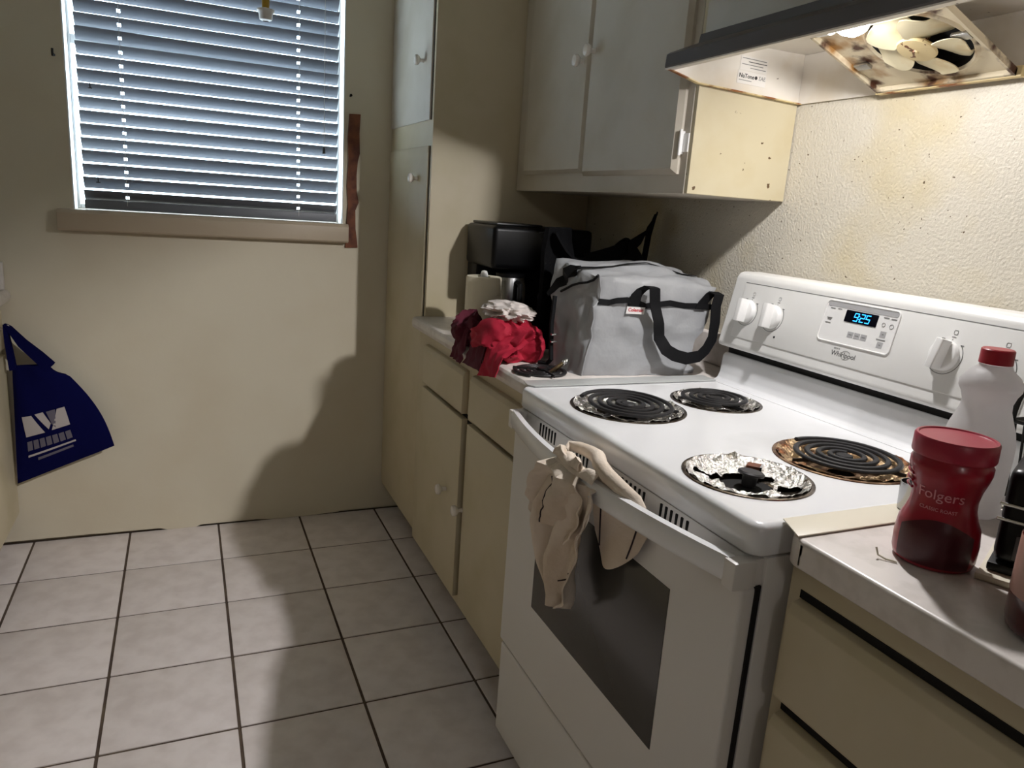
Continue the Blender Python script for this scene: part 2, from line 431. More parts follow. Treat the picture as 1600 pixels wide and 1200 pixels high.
# hanging pull with a white bell in front of the window
tp = thing('hanging_pull', 'yellow stemmed pull with a white bell end hanging before the window', 'pull cord', (-1.059, 2.10, 1.83))
obj('stem', lathe(nb(), [(0, 0), (.011, 0), (.0125, .02), (.0125, .10), (.004, .115), (0, .115)], at(-1.059, 2.10, 1.868), 16), 'yellow', tp)
obj('bell', lathe(nb(), [(.010, 0), (.019, .004), (.021, .008), (.022, .022), (.028, .030), (.0275, .036), (.012, .040), (0, .040)], at(-1.059, 2.10, 1.832), 24), 'tassel_white', tp)
obj('cord', tube(nb(), [(-1.059, 2.10, 1.98), (-1.059, 2.10, CEIL)], .0012, 6), 'cord', tp)

# =================================================================== CABINETS
def knob(parent, p, d=(-1, 0, 0), s=1.):
    M = frame_to(p, d)
    return obj('knob', lathe(nb(), [(0, 0), (.007 * s, 0), (.0058 * s, .006 * s), (.0062 * s, .012 * s), (.0145 * s, .018 * s), (.0165 * s, .024 * s), (.014 * s, .030 * s), (.007 * s, .033 * s), (0, .0335 * s)], M, 20), 'knob_white', parent)
# ---- tall pantry
PX = -.588; PY = 1.722
pan = thing('pantry_cabinet', 'tall cream pantry cabinet with two stacked doors beside the window wall', 'cabinet', (PX / 2, (PY + YW) / 2, 0))
obj('body', bx(PX, -.004, PY, YW - .002, .118, CEIL - .004, bev=.0015), 'cabinet', pan)
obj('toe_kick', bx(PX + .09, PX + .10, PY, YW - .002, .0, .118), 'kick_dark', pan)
d = obj('door', bx(PX - .007, PX, PY + .024, YW - .010, 1.548, CEIL - .05, bev=.003), 'upper_cabinet', pan); knob(d, (PX - .007, 1.833, 1.736))
d = obj('door', bx(PX - .007, PX, PY + .024, YW - .010, .135, 1.468, bev=.003), 'cabinet', pan); knob(d, (PX - .007, 1.857, 1.366))
for z0, z1 in ((1.548, CEIL - .05), (.135, 1.468)): obj('door_gap', bx(PX - .0012, PX + .003, PY + .017, PY + .0235, z0, z1), 'gap_dark', pan)
# ---- base cabinet between pantry and range
FX = -.606; BY0, BY1 = .772, PY - .004
bc = thing('base_cabinet', 'cream base cabinet with two drawers and two doors left of the stove', 'cabinet', (FX / 2, (BY0 + BY1) / 2, 0))
obj('body', bx(FX, -.004, BY0, BY1, .118, .875, bev=.0015), 'cabinet', bc)
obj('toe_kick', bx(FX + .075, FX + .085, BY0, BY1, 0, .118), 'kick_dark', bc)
def drawer_front(y0, y1, z0, z1, parent, name='drawer'):
    X = FX
    # lipped front: the face slopes back at the top into a shadowed finger groove
    return obj(name, prism(nb(), [(X, z0), (X - .017, z0), (X - .019, z0 + .004), (X - .019, z1 - .016), (X - .012, z1 - .003), (X, z1)], 'y', y0, y1, bev=.0015), 'cabinet', parent)
drawer_front(1.222, 1.612, .716, .842, bc); drawer_front(.785, 1.168, .716, .842, bc)
d = obj('door', bx(FX - .018, FX, 1.218, 1.612, .150, .702, bev=.003), 'cabinet', bc); knob(d, (FX - .018, 1.325, .452))
d = obj('door', bx(FX - .018, FX, .785, 1.174, .150, .702, bev=.003), 'cabinet', bc); knob(d, (FX - .018, 1.205 - .03, .445))
bm = nb(); box(bm, FX - .0012, FX + .004, 1.176, 1.2155, .15, .70); obj('stile_gap', bm, 'gap_dark', bc)
for (y0, y1) in ((1.215, 1.612), (.785, 1.172)): obj('rail_gap', bx(FX - .0012, FX + .004, y0, y1, .703, .715), 'gap_dark', bc)
# ---- base cabinet on the near side of the range
nc = thing('base_cabinet', 'cream base cabinet with wide drawers right of the stove', 'cabinet', (FX / 2, -.48, 0))
NY0, NY1 = YB + .01, -.014
obj('body', bx(FX, -.004, NY0, NY1, .118, .875, bev=.0015), 'cabinet', nc)
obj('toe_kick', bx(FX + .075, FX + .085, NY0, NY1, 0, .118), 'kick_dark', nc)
for (z0, z1) in ((.684, .826), (.512, .660), (.34, .488), (.15, .316)):
    drawer_front(-.56, -.034, z0, z1, nc); obj('drawer_gap', bx(FX - .0014, FX + .004, -.56, -.034, z1 + .001, z1 + .012), 'gap_dark', nc)
drawer_front(NY0 + .02, -.59, .684, .826, nc)
obj('door', bx(FX - .018, FX, NY0 + .02, -.59, .15, .66, bev=.003), 'cabinet', nc)
# ---- worktops
def worktop(name, label, y0, y1, bs=True):
    o = thing(name, label, 'counter', (-.316, (y0 + y1) / 2, .876))
    prof = [(-.004, .8765), (-.625, .8765), (-.632, .882), (-.635, .893), (-.634, .906), (-.629, .9135), (-.620, .9155), (-.004, .9155)]
    obj('top', prism(nb(), prof, 'y', y0, y1, bev=.0015), 'counter', o)
    if bs: obj('backsplash', prism(nb(), [(-.003, .916), (-.022, .916), (-.022, .996), (-.018, 1.001), (-.003, 1.001)], 'y', y0, y1, bev=.001), 'counter', o)
    return o
worktop('worktop', 'white laminate worktop with backsplash left of the stove', .772, PY - .002)
# near worktop has a rounded front corner towards the range
nw = thing('worktop', 'white laminate worktop right of the stove under the coffee can', 'counter', (-.316, -.48, .876))
poly = [(-.004, NY0 + .0), (-.634, NY0), (-.634, -.052)]
for k in range(0, 7):
    a = PI + (-PI / 2) * k / 6
    poly.append((-.606 + .028 * math.cos(a), -.044 + .028 * math.sin(a)))
poly += [(-.004, -.016)]
obj('top', prism(nb(), poly, 'z', .8765, .9155, bev=.006, seg=3), 'counter', nw)
obj('backsplash', bx(-.022, -.003, NY0, -.02, .916, 1.001, bev=.003), 'counter', nw)
# ---- left run of base cabinets, seen only at its far end
LXF = -1.903
lc = thing('base_cabinet', 'cream base cabinet along the left edge behind the blue tote', 'cabinet', ((XL + LXF) / 2, 1.9, 0))
obj('body', bx(XL + .004, LXF, .3, YW - .003, .11, .872, bev=.0015), 'cabinet', lc)
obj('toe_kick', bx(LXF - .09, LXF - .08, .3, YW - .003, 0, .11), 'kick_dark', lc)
for k, (y0, y1) in enumerate(((1.80, 2.225), (1.34, 1.78), (.88, 1.32), (.42, .86))):
    dd = obj('drawer', bx(LXF, LXF + .014, y0, y1, .72, .85, bev=.003), 'cabinet', lc); knob(dd, (LXF + .014, 2.19 if k == 0 else (y0 + y1) / 2, .792), (1, 0, 0), .8)
    obj('door', bx(LXF, LXF + .014, y0, y1, .13, .70, bev=.003), 'cabinet', lc)
lw = thing('worktop', 'white laminate worktop end at the left edge above the blue tote', 'counter', ((XL + LXF) / 2, 1.9, .873))
obj('top', prism(nb(), [(XL + .004, .8745), (-1.872, .8745), (-1.864, .884), (-1.862, .896), (-1.866, .908), (-1.876, .914), (XL + .004, .914)], 'y', .3, YW - .004, bev=.001), 'counter', lw)
obj('backsplash', bx(XL + .005, -1.876, YW - .024, YW - .004, .9145, 1.005, bev=.003), 'counter', lw)

# ---- upper cabinets
UX = -.287; UZ = 1.349; UY0, UY1 = .757, PY - .003
uc = thing('wall_cabinet', 'cream wall cabinet with two doors between pantry and range hood', 'cabinet', (UX / 2, (UY0 + UY1) / 2, UZ))
obj('body', bx(UX, -.004, UY0 + .012, UY1, UZ, CEIL - .004, bev=.0015), 'upper_cabinet', uc)
obj('end_panel', bx(UX + .002, -.004, UY0, UY0 + .0118, UZ + .001, CEIL - .004, bev=.001), 'cabinet_side', uc)
def lipped_door(y0, y1, z0, z1, parent):
    bm = nb(); t = bx(UX - .018, UX, y0, y1, z0, z1)
    fr = [e for e in t.edges if all(abs(v.co.x - (UX - .018)) < 1e-5 for v in e.verts)]
    bmesh.ops.bevel(t, geom=fr, offset=.011, segments=1, affect='EDGES'); merge(bm, t)
    return obj('door', bm, 'upper_cabinet', parent)
d = lipped_door(1.2405, 1.640, 1.400, CEIL - .06, uc); knob(d, (UX - .018, 1.272, 1.695))
d = lipped_door(.792, 1.2375, 1.392, CEIL - .06, uc)
knob(d, (UX - .018, 1.212, 1.713))
bm = nb(); box(bm, UX - .012, UX + .001, .786, .792, 1.435, 1.485, bev=.001); cyl(bm, (UX - .012, .785, 1.432), (UX - .012, .785, 1.488), .0035); box(bm, UX - .003, UX, .768, .787, 1.44, 1.48)
obj('hinge', bm, 'panel_light', d)
oc = thing('wall_cabinet', 'short cream wall cabinet above the range hood', 'cabinet', (UX / 2, .37, 1.68))
obj('body', bx(UX, -.004, -.004, UY0 - .001, 1.682, CEIL - .004, bev=.0015), 'upper_cabinet', oc)
for (y0, y1) in ((.385, .738), (.018, .372)):
    obj('door', bx(UX - .017, UX, y0, y1, 1.742, CEIL - .06, bev=.004), 'upper_cabinet', oc)

# =================================================================== RANGE HOOD
hd = thing('range_hood', 'white metal range hood with an open rusty fan over the stove', 'range hood', (-.19, .375, 1.57))
HY0, HY1 = -.006, UY0 - .002
# side profile (x,z)
side = [(-.002, 1.570), (-.298, 1.581), (-.378, 1.600), (-.381, 1.604), (-.379, 1.628), (-.372, 1.633), (-.300, 1.660), (-.296, 1.680), (-.002, 1.680)]
for y0, y1 in ((HY1 - .0015, HY1), (HY0, HY0 + .0015)):
    obj('side_panel', prism(nb(), side, 'y', y0, y1), 'hood_white', hd)
bm = nb()
prism(bm, [(-.378, 1.600), (-.381, 1.604), (-.379, 1.628), (-.372, 1.633), (-.300, 1.660), (-.296, 1.680), (-.2985, 1.680), (-.302, 1.662), (-.374, 1.6315), (-.3775, 1.627), (-.3785, 1.605), (-.366, 1.6025), (-.366, 1.6015)][::-1], 'y', HY0, HY1)
obj('front_panel', bm, 'hood_front', hd)
obj('top_panel', bx(-.297, -.003, HY0 + .002, HY1 - .002, 1.6775, 1.6795), 'hood_white', hd)
obj('back_panel', bx(-.006, -.0035, HY0 + .002, HY1 - .002, 1.570, 1.677), 'hood_white', hd)
# bottom flange of the far side
for y0, y1 in ((HY1 - .012, HY1 - .0015), (HY0 + .0015, HY0 + .012)):
    obj('flange', prism(nb(), [(-.004, 1.569), (-.298, 1.580), (-.376, 1.599), (-.376, 1.601), (-.298, 1.5825), (-.004, 1.5715)], 'y', y0, y1), 'rail_rust', hd)
obj('front_lip', bx(-.379, -.364, HY0, HY1, 1.5985, 1.6015), 'hood_white', hd)
# sloped fan plate: local frame X=-y, Y=from wall to front, Z=down and out
PO = V((-.020, .515, 1.577)); PXa = V((0, -1, 0)); PYa = V((-.200, 0, .078)).normalized(); PZa = PXa.cross(PYa)
if PZa.z > 0: PZa = -PZa
PM = axes(PO, PXa, PYa, PXa.cross(PYa)); SG = 1 if PXa.cross(PYa).z < 0 else -1
PW, PH = .285, .214; FCX, FCY, FR = .172, .119, .089
t = nb(); plate_with_holes(t, (0, PW, 0, PH), [(FCX, FCY, FR)], 0, .0015, 40)
for y0, y1, x0, x1 in ((0, .006, 0, PW), (PH - .006, PH, 0, PW), (0, PH, 0, .006), (0, PH, PW - .006, PW)): box(t, x0, x1, y0, y1, 0 if SG > 0 else -.010, .010 if SG > 0 else 0)
lathe(t, [(FR, 0), (FR + .004, SG * .004), (FR + .008, SG * .002), (FR + .010, 0)], at(FCX, FCY, 0), 40)
bmesh.ops.transform(t, matrix=PM, verts=t.verts)
fp = obj('fan_plate', t, 'plate_rust', hd)
for (x, y) in ((.03, .09), (.258, .125)):
    obj('clip', box(nb(), x - .016, x + .016, y - .009, y + .009, SG * .001, SG * .008, bev=.002, M=PM), 'steel', fp)
obj('fan_housing', lathe(nb(), [(FR, 0), (FR - .004, -SG * .012), (FR * .62, -SG * .030), (0, -SG * .032)], PM @ at(FCX, FCY, 0), 40), 'gap_dark', hd)
obj('wall_rail', bx(-.024, -.008, .222, .520, 1.566, 1.584, bev=.002), 'rail_rust', hd)
fan = obj('fan_hub', lathe(nb(), [(0, -SG * .02), (.012, -SG * .02), (.012, SG * .004), (.032, SG * .006), (.035, SG * .010), (.033, SG * .0135), (.026, SG * .0145), (.006, SG * .015), (.005, SG * .018), (0, SG * .018)], PM @ at(FCX, FCY, 0), 32), 'fan_hub', hd)
def blade_bm(a):
    n = V((0, 0, 1)); ca, sa = math.cos(a), math.sin(a); rad = V((ca, sa, 0)); tan = V((-sa, ca, 0))
    def f(u, v):
        r = .028 + (.087 - .028) * u
        wd = (.014 + .030 * math.sin(PI * min(1, u * .62 + .12))) * (1 if u < .8 else math.sqrt(max(.06, 1 - ((u - .8) / .2) ** 2)))
        s = (v - .5) * 2
        p = rad * r + tan * (s * wd) + V((0, 0, SG)) * (.004 + s * .013 * (1 - .3 * u) - .004 * s * s)
        return PM @ at(FCX, FCY, 0) @ p
    return sheet(nb(), f, 10, 6, .0016)
for k in range(5): obj('blade', blade_bm(math.radians(-98 + 72 * k)), 'fan_blade', fan)
# lamp
bo = obj('bulb', lathe(nb(), [(0, 0), (.012, .0), (.013, .012), (.024, .032), (.0285, .048), (.026, .062), (.016, .073), (0, .077)], frame_to(BULB + V((0, .048, 0)), (0, -1, 0)), 24), 'bulb', hd)
fd = bpy.data.lights.new('hood_bulb_light', 'POINT'); fd.energy = BULB_W; fd.shadow_soft_size = .022; fd.color = (.99, .975, .985)
fd.use_nodes = True; _n = fd.node_tree.nodes; _e = _n['Emission']; _lf = _n.new('ShaderNodeLightFalloff'); _lf.inputs['Strength'].default_value = 1.0; _lf.inputs['Smooth'].default_value = .16
fd.node_tree.links.new(_lf.outputs['Linear'], _e.inputs['Strength'])
fo = bpy.data.objects.new('hood_bulb_light', fd); COL.objects.link(fo); fo.parent = hd; fo.location = BULB - wloc(hd)
obj('lamp_socket', lathe(nb(), [(0, -.03), (.016, -.03), (.017, -.001), (.013, 0), (0, 0)], frame_to(BULB + V((0, .0485, 0)), (0, -1, 0)), 20), 'panel_light', hd)
obj('socket_bracket', bx(BULB.x - .012, BULB.x + .012, BULB.y + .066, BULB.y + .074, BULB.z - .01, 1.678), 'panel_light', hd)
# stickers on the inner side
SX, SY, SZ = V((1, 0, -.030)).normalized(), V((.03, 0, 1)).normalized(), V((0, -1, 0))
def sM(x, z, off=.0024): return axes((x, HY1 - off, z), SX, SY, SZ)
st = obj('sticker', box(nb(), -.040, .040, -.0135, .0135, -.0003, .0003, M=sM(-.150, 1.6085)), 'sticker', hd)
obj('lettering', text_bm('NuTone', .0125, sM(-.165, 1.6120, .0030), .0002, bold=.0002), 'print_dark', st)
obj('lettering', text_bm('SAE', .0120, sM(-.121, 1.6107, .0030), .0002), 'print_grey', st)
obj('emblem', lathe(nb(), [(0, 0), (.0038, 0), (.0038, .0004), (0, .0004)], sM(-.1385, 1.6112, .0030), 16), 'print_dark', st)
obj('print_line', box(nb(), -.018, .018, -.0006, .0006, -.0002, .0002, M=sM(-.168, 1.6030, .0030)), 'print_grey', st)
s2 = obj('sticker', box(nb(), -.038, .038, -.015, .015, -.0003, .0003, M=sM(-.148, 1.638)), 'sticker', hd)
for k, (dx, ww) in enumerate(((0, .034), (.01, .026), (-.004, .030), (.012, .022))):
    obj('print_line', box(nb(), dx - ww, dx + ww, -.0007, .0007, -.0002, .0002, M=sM(-.148, 1.648 - k * .0062, .0030)), 'print_dark' if k == 1 else 'print_grey', s2)

# =================================================================== THE RANGE
rg = thing('electric_range', 'white freestanding electric range with four coil burners and oven', 'stove', (-.33, .38, 0))
R0, R1 = .002, .762
obj('body', bx(-.636, -.02, R0, R1, .03, .868, bev=.004), 'enamel_side', rg)
bm = nb()
for (x, y) in ((-.6, .04), (-.6, .72), (-.06, .04), (-.06, .72)): cyl(bm, (x, y, 0), (x, y, .032), .018, seg=12)
obj('levelling_feet', bm, 'kick_dark', rg)
BURN = [(-.512, .556, .115, 1), (-.281, .570, .095, 1), (-.541, .164, .097, 0), (-.312, .190, .113, 1)]
def rounded(x0, x1, y0, y1, r, n=6):
    r = max(r, .0005); pts = []
    for cx, cy, a0 in ((x1 - r, y1 - r, 0), (x0 + r, y1 - r, PI / 2), (x0 + r, y0 + r, PI), (x1 - r, y0 + r, 1.5 * PI)):
        for k in range(n + 1): pts.append((cx + r * math.cos(a0 + PI / 2 * k / n), cy + r * math.sin(a0 + PI / 2 * k / n)))
    return pts
ct = nb()
rim = [(.020, .915), (.012, .9152), (.006, .9138), (.002, .910), (0, .904), (0, .874), (.003, .870), (.010, .870)]
loops = []
for d_, z_ in rim:
    pts_ = rounded(-.661 + d_, -.126 - d_ * .2, R0 + d_, R1 - d_, .020 - d_ * .6); loops.append([ct.verts.new((p[0], p[1], z_)) for p in pts_])
for A, B in zip(loops, loops[1:]):
    for k in range(len(A)): ct.faces.new((A[k], B[k], B[(k + 1) % len(A)], A[(k + 1) % len(A)]))
plate_with_holes(ct, rounded(-.641, -.130, R0 + .020, R1 - .020, .008), [(b[0], b[1], b[2] - .004) for b in BURN], .915, 0, 56)
bmesh.ops.remove_doubles(ct, verts=ct.verts, dist=.0004)
bmesh.ops.recalc_face_normals(ct, faces=ct.faces)
cook = obj('cooktop', ct, 'enamel', rg, smooth=50)
def bowl(b, k):
    x, y, r, has = b
    m = ('bowl_chrome', 'bowl_chrome', 'bowl_chrome', 'bowl_rust')[k]
    prof = [(r + .003, .9152), (r + .0025, .9168), (r - .001, .9175), (r - .006, .9160), (r - .014, .908), (r - .030, .898), (.030, .893), (.024, .894), (.022, .891), (.03, .890), (r - .03, .895), (r - .012, .905), (r - .003, .9135)]
    o = obj('drip_bowl', lathe(nb(), prof, at(x, y, 0), 48), m, rg)
    # crumpled foil liner over the front part of the rim
    def f(u, v):
        a = u * 2 * PI; rr = (r - .004) - v * (r - .045)
        z = .9190 - .012 * min(1, v * 2.4) - .003 * v
        q = V((rr * math.cos(a), rr * math.sin(a), 0))
        n_ = noise.noise(q * 55 + V((k * 3.1, 0, k))) * .0050 + noise.noise(q * 150) * .0034
        return (x + q.x, y + q.y, z + n_)
    if k == 2:
        t = sheet(nb(), f, 110, 18, .0004); kill = []
        for fc in t.faces:
            q = fc.calc_center_median() - V((x, y, 0)); a1 = (q.x * -.75 + q.y * .66, q.x * .66 + q.y * .75)
            jit = .004 * noise.noise(V((q.x, q.y, 0)) * 90)
            if (.006 < a1[0] < .080 and abs(a1[1] - .006 + jit) < .010 + jit) or math.hypot(q.x - .040 + jit, q.y + .048) < .019 + jit or math.hypot(q.x - .048, q.y - .004 + jit) < .012 + jit: kill.append(fc)
        bmesh.ops.delete(t, geom=kill, context='FACES'); obj('foil_liner', t, 'foil', o, smooth=12)
    else: obj('foil_liner', sheet(nb(), lambda u, v: f(u, v * .70), 96, 12, .0004), 'foil' if k < 2 else 'foil_rust', o, smooth=12)
    return o
bowls = [bowl(b, k) for k, b in enumerate(BURN)]
def coil_bm(R, turns, zc=0., r=.0050):
    bm = nb(); pts = []; n = int(turns * 40)
    for i in range(n + 1):
        f = i / n; a = 2 * PI * turns * f; rr = .017 + (R - .017) * f
        pts.append((rr * math.cos(a), rr * math.sin(a), zc))
    tube(bm, pts, r, 8, flat=.75); return bm
def coil(b, rot, tilt=(0, 0)):
    x, y, r, _ = b; R = r - .019; t = coil_bm(R, 4.2 if r > .105 else 3.3)
    M = at(x, y, .9235) @ Matrix.Rotation(rot, 4, 'Z') @ Matrix.Rotation(tilt[0], 4, 'X') @ Matrix.Rotation(tilt[1], 4, 'Y')
    bmesh.ops.transform(t, matrix=M, verts=t.verts)
    o = obj('coil_element', t, 'coil', rg)
    t = nb()
    for k in range(3):
        a = 2 * PI * k / 3 + .4; box(t, 0, R + .006, -.0012, .0012, -.0095, -.0035, M=M @ Matrix.Rotation(a, 4, 'Z'))
    lathe(t, [(0, .001), (.0125, .001), (.0145, -.001), (.0145, -.004), (0, -.004)], M, 24)
    obj('coil_support', t, 'coil', o)
    return o
coil(BURN[0], 1.2, (.02, -.035)); coil(BURN[1], 2.3); coil(BURN[3], .5)
# the front right bowl has no coil: support disc on a stem, dark openings in the foil, receptacle
bx_, by_ = BURN[2][0], BURN[2][1]
t = nb(); lathe(t, [(0, .0), (.018, 0), (.0205, -.002), (.0205, -.005), (.012, -.0065), (.011, -.024), (0, -.024)], at(bx_ + .012, by_ + .004, .9205) @ Matrix.Rotation(.12, 4, 'Y'), 24)
obj('support_disc', t, 'coil', rg)
obj('bowl_opening', lathe(nb(), [(0, .8945), (.076, .8945), (.076, .8952), (0, .8952)], at(bx_, by_, 0), 40), 'gap_dark', rg)
bm = nb(); box(bm, -.011, .011, -.012, .012, -.012, .004, bev=.003, M=at(bx_ + .045, by_ + .035, .914) @ Matrix.Rotation(.7, 4, 'Z')); rc = obj('receptacle', bm, 'raw_wood', rg)
bm = nb(); box(bm, -.011, .011, -.013, -.010, -.010, .005, M=at(bx_ + .043, by_ + .033, .914) @ Matrix.Rotation(.7, 4, 'Z')); obj('receptacle_bracket', bm, 'chrome', rc)
# ---- backguard
obj('riser', prism(nb(), [(-.022, .872), (-.150, .872), (-.152, .9165), (-.142, .918), (-.133, .924), (-.128, .936), (-.124, .978), (-.118, .985), (-.022, .985)], 'y', R0 + .008, R1 - .008, bev=.003), 'enamel', rg)
obj('vent_gap', bx(-.112, -.03, R0 + .012, R1 - .012, .984, 1.010), 'gap_dark', rg)
cp = obj('control_panel', prism(nb(), [(-.024, 1.003), (-.130, 1.001), (-.1365, 1.005), (-.1385, 1.012), (-.1065, 1.168), (-.100, 1.177), (-.088, 1.181), (-.040, 1.181), (-.024, 1.172)], 'y', R0, R1, bev=.004, seg=3), 'panel_plastic', rg)
EV = V((.032, 0, .156)).normalized(); EN = V((-EV.z, 0, EV.x)); EH = V((0, -1, 0)); CP0 = V((-.1385, 0, 1.012))
def pM(y, z, off=0., rot=0.):
    v = (z - 1.012) / EV.z
    p = CP0 + EV * v + V((0, y, 0)) + EN * off
    return axes(p, EH, EV, EN) @ Matrix.Rotation(rot, 4, 'Z')
# raised face plate and its thin outline
obj('face_plate', box(nb(), -.345, .345, -.062, .066, -.003, .0022, bev=.0018, M=pM(.378, 1.092)), 'panel_plastic', cp)
bm = nb()
obj('plate_line', box(bm, -.345, .345, .0665, .068, -.001, .0012, M=pM(.378, 1.092)), 'print_grey', cp)
OF = .0024
# keypad recess frame
def rrect(w, h, r, n=5):
    pts = []
    for cx, cy, a0 in ((w - r, h - r, 0), (-w + r, h - r, PI / 2), (-w + r, -h + r, PI), (w - r, -h + r, 1.5 * PI)):
        for k in range(n + 1): pts.append((cx + r * math.cos(a0 + PI / 2 * k / n), cy + r * math.sin(a0 + PI / 2 * k / n)))
    return pts
KM = pM(.378, 1.112, OF)
kp = obj('keypad', prism(nb(), rrect(.086, .040, .008), 'z', -.002, .0006, M=KM), 'panel_light', cp)
ring = [KM @ V((a, b, .0008)) for a, b in rrect(.0875, .0415, .009)]
obj('keypad_rim', tube(nb(), ring, .0016, 8, closed=True), 'panel_light', kp)
obj('keypad_groove', prism(nb(), rrect(.084, .0045, .004), 'z', .0006, .0012, M=KM @ at(0, .0345, 0)), 'pad_grey', kp)
dp = obj('display', prism(nb(), rrect(.0385, .0118, .002), 'z', .0006, .0016, M=KM @ at(.004, .0160, 0)), 'display', kp)
# seven-segment digits 9:25
SEG = {'9': 'abcdfg', '2': 'abged', '5': 'afgcd'}
def digit(ch, x):
    bm = nb(); wd, h, s = .0045, .0075, .00085; sh = Matrix(((1, .15, 0, 0), (0, 1, 0, 0), (0, 0, 1, 0), (0, 0, 0, 1)))
    for c in SEG[ch]:
        a = {'a': (-wd, wd, h, h), 'g': (-wd, wd, 0, 0), 'd': (-wd, wd, -h, -h), 'f': (-wd, -wd, 0, h), 'b': (wd, wd, 0, h), 'e': (-wd, -wd, -h, 0), 'c': (wd, wd, -h, 0)}[c]
        box(bm, a[0] - s + (.0004 if a[0] == a[1] else .001), a[1] + s - (.0 if a[0] == a[1] else .001), a[2] - s, a[3] + s, 0, .0003, M=KM @ at(.004 + x, .0160, .00165) @ sh)
    obj('digit', bm, 'digit', dp)
digit('9', -.0115); digit('2', .0035); digit('5', .0165)
bm = nb()
for dy in (-.003, .003): box(bm, -.0048, -.0032, dy - .0008, dy + .0008, 0, .0003, M=KM @ at(.004, .0160, .00165))
obj('colon', bm, 'digit', dp)
for x in (-.017, -.001, .015): obj('key', box(nb(), x - .0070, x + .0070, -.0058, .0058, .0006, .0010, M=KM @ at(.008, -.0195, 0)), 'pad_grey', kp)
for (y) in (-.006, -.0265): obj('key', box(nb(), .0565, .0695, y - .006, y + .006, .0006, .0010, M=KM), 'pad_grey', kp)
bm = nb()
for (x, y, a, b) in ((-.070, .026, .006, .0009), (-.052, .0265, .005, .0009), (-.071, .006, .0065, .0008), (-.071, .003, .0045, .0008), (-.072, -.004, .0065, .0008), (.060, .026, .006, .001), (.077, .0255, .006, .001), (.062, -.0165, .010, .0009),
                     (-.009, -.0195, .004, .001), (.007, -.0195, .004, .001), (.023, -.0195, .004, .001), (.063, -.006, .002, .001), (.063, -.0265, .002, .001)):
    box(bm, x - a, x + a, y - b, y + b, .0009, .0013, M=KM)
obj('keypad_print', bm, 'print_grey', kp)
bm = nb()
tube(bm, [KM @ V((.058 + .0035 * math.cos(a), .0125 + .0035 * math.sin(a), .0011)) for a in [2 * PI * k / 16 for k in range(16)]], .0004, 5, closed=True)
tube(bm, [KM @ V((.076 + .0042 * math.cos(a), .0115 + .0042 * math.sin(a), .0011)) for a in [2 * PI * k / 16 for k in range(16)]], .0004, 5, closed=True)
obj('keypad_symbol', bm, 'print_grey', kp)
LM = pM(.389, 1.0515, OF)
obj('lettering', text_bm('Whirlpool', .0145, LM, .0002), 'print_dark', cp)
obj('lettering', text_bm('ESTATE', .0045, pM(.408, 1.0615, OF), .0002), 'print_grey', cp)
obj('logo_swirl', tube(nb(), [LM @ V((.006 + .012 * math.cos(a) * (1 - .1 * a / 6), .0005 + .0085 * math.sin(a), .0003)) for a in [.6 + 5.0 * k / 24 for k in range(25)]], .0004, 5), 'print_grey', cp)
def range_knob(y, z, rot, big=0):
    M = pM(y, z, OF, rot); R = .027
    o = obj('control_knob', lathe(nb(), [(0, 0), (R, 0), (R, .006), (R - .002, .009), (R - .004, .0105), (0, .0105)], M, 36), 'panel_light', rg)
    t = nb(); prism(t, [(-.0105, .0102), (.0105, .0102), (.0075, .029), (.0055, .0305), (-.0055, .0305), (-.0075, .029)], 'y', -.0265, .0265, bev=.0016, M=M)
    obj('grip', t, 'panel_light', o)
    M0 = pM(y, z, OF)
    bm = nb(); tube(bm, [M0 @ V((.0325 * math.cos(a), .0325 * math.sin(a), .0003)) for a in [math.radians(-125 + 170 * k / 22) for k in range(23)]], .00045, 5)
    obj('dial_mark', bm, 'print_dark', cp)
    bm = nb(); box(bm, -.0038, .0038, -.0006, .0006, 0, .0004, M=M0 @ at(.006, .034, 0)); box(bm, -.0008, .0008, -.0008, .0008, 0, .0004, M=M0 @ at(.005, .0295, 0))
    box(bm, -.003, .003, -.0008, .0008, 0, .0004, M=M0 @ at(.0255, .022, 0)); box(bm, -.003, .003, -.0008, .0008, 0, .0004, M=M0 @ at(-.012, .029, 0))
    tube(bm, [M0 @ V((.007 + a, .0425 + b, .0003)) for a, b in rrect(.0035, .0035, .001, 2)], .00035, 4, closed=True)
    obj('dial_print', bm, 'print_grey', cp)
range_knob(.690, 1.093, .05); range_knob(.606, 1.093, .05); range_knob(.183, 1.094, -.12); range_knob(.090, 1.090, -.05)
bm = nb(); lathe(bm, [(0, 0), (.0024, 0), (.0024, .0008), (0, .0008)], pM(.583, 1.052, OF), 12); obj('indicator_light', bm, 'gap_dark', cp)
# ---- vent strip, oven door, storage drawer
vs = obj('vent_strip', prism(nb(), [(-.636, .826), (-.657, .826), (-.6545, .866), (-.636, .866)], 'y', R0 + .004, R1 - .004, bev=.0015), 'enamel_side', rg)
for (ya, n) in ((.655, 6), (.345, 7), (.215, 6), (.52, 6)):
    bm = nb()
    for k in range(n): box(bm, -.6572, -.650, ya - k * .0135 - .0026, ya - k * .0135 + .0026, .834, .860, bev=.0008, seg=1)
    tag(obj('vent_slots', bm, 'gap_dark', vs), kind=None)
DX = -.668
bm = nb(); D0, D1, DZ0, DZ1 = R0 + .004, R1 - .004, .300, .825
WY0, WY1, WZa, WZb = .152, .606, .465, .748
for a in ((D0, WY0, DZ0, DZ1), (WY1, D1, DZ0, DZ1), (WY0, WY1, DZ0, WZa), (WY0, WY1, WZb, DZ1)): pass
t = nb(); box(t, DX, -.640, D0, D1, DZ0, DZ1, bev=.006, seg=3); merge(bm, t)
door = obj('oven_door', bm, 'enamel_side', rg)
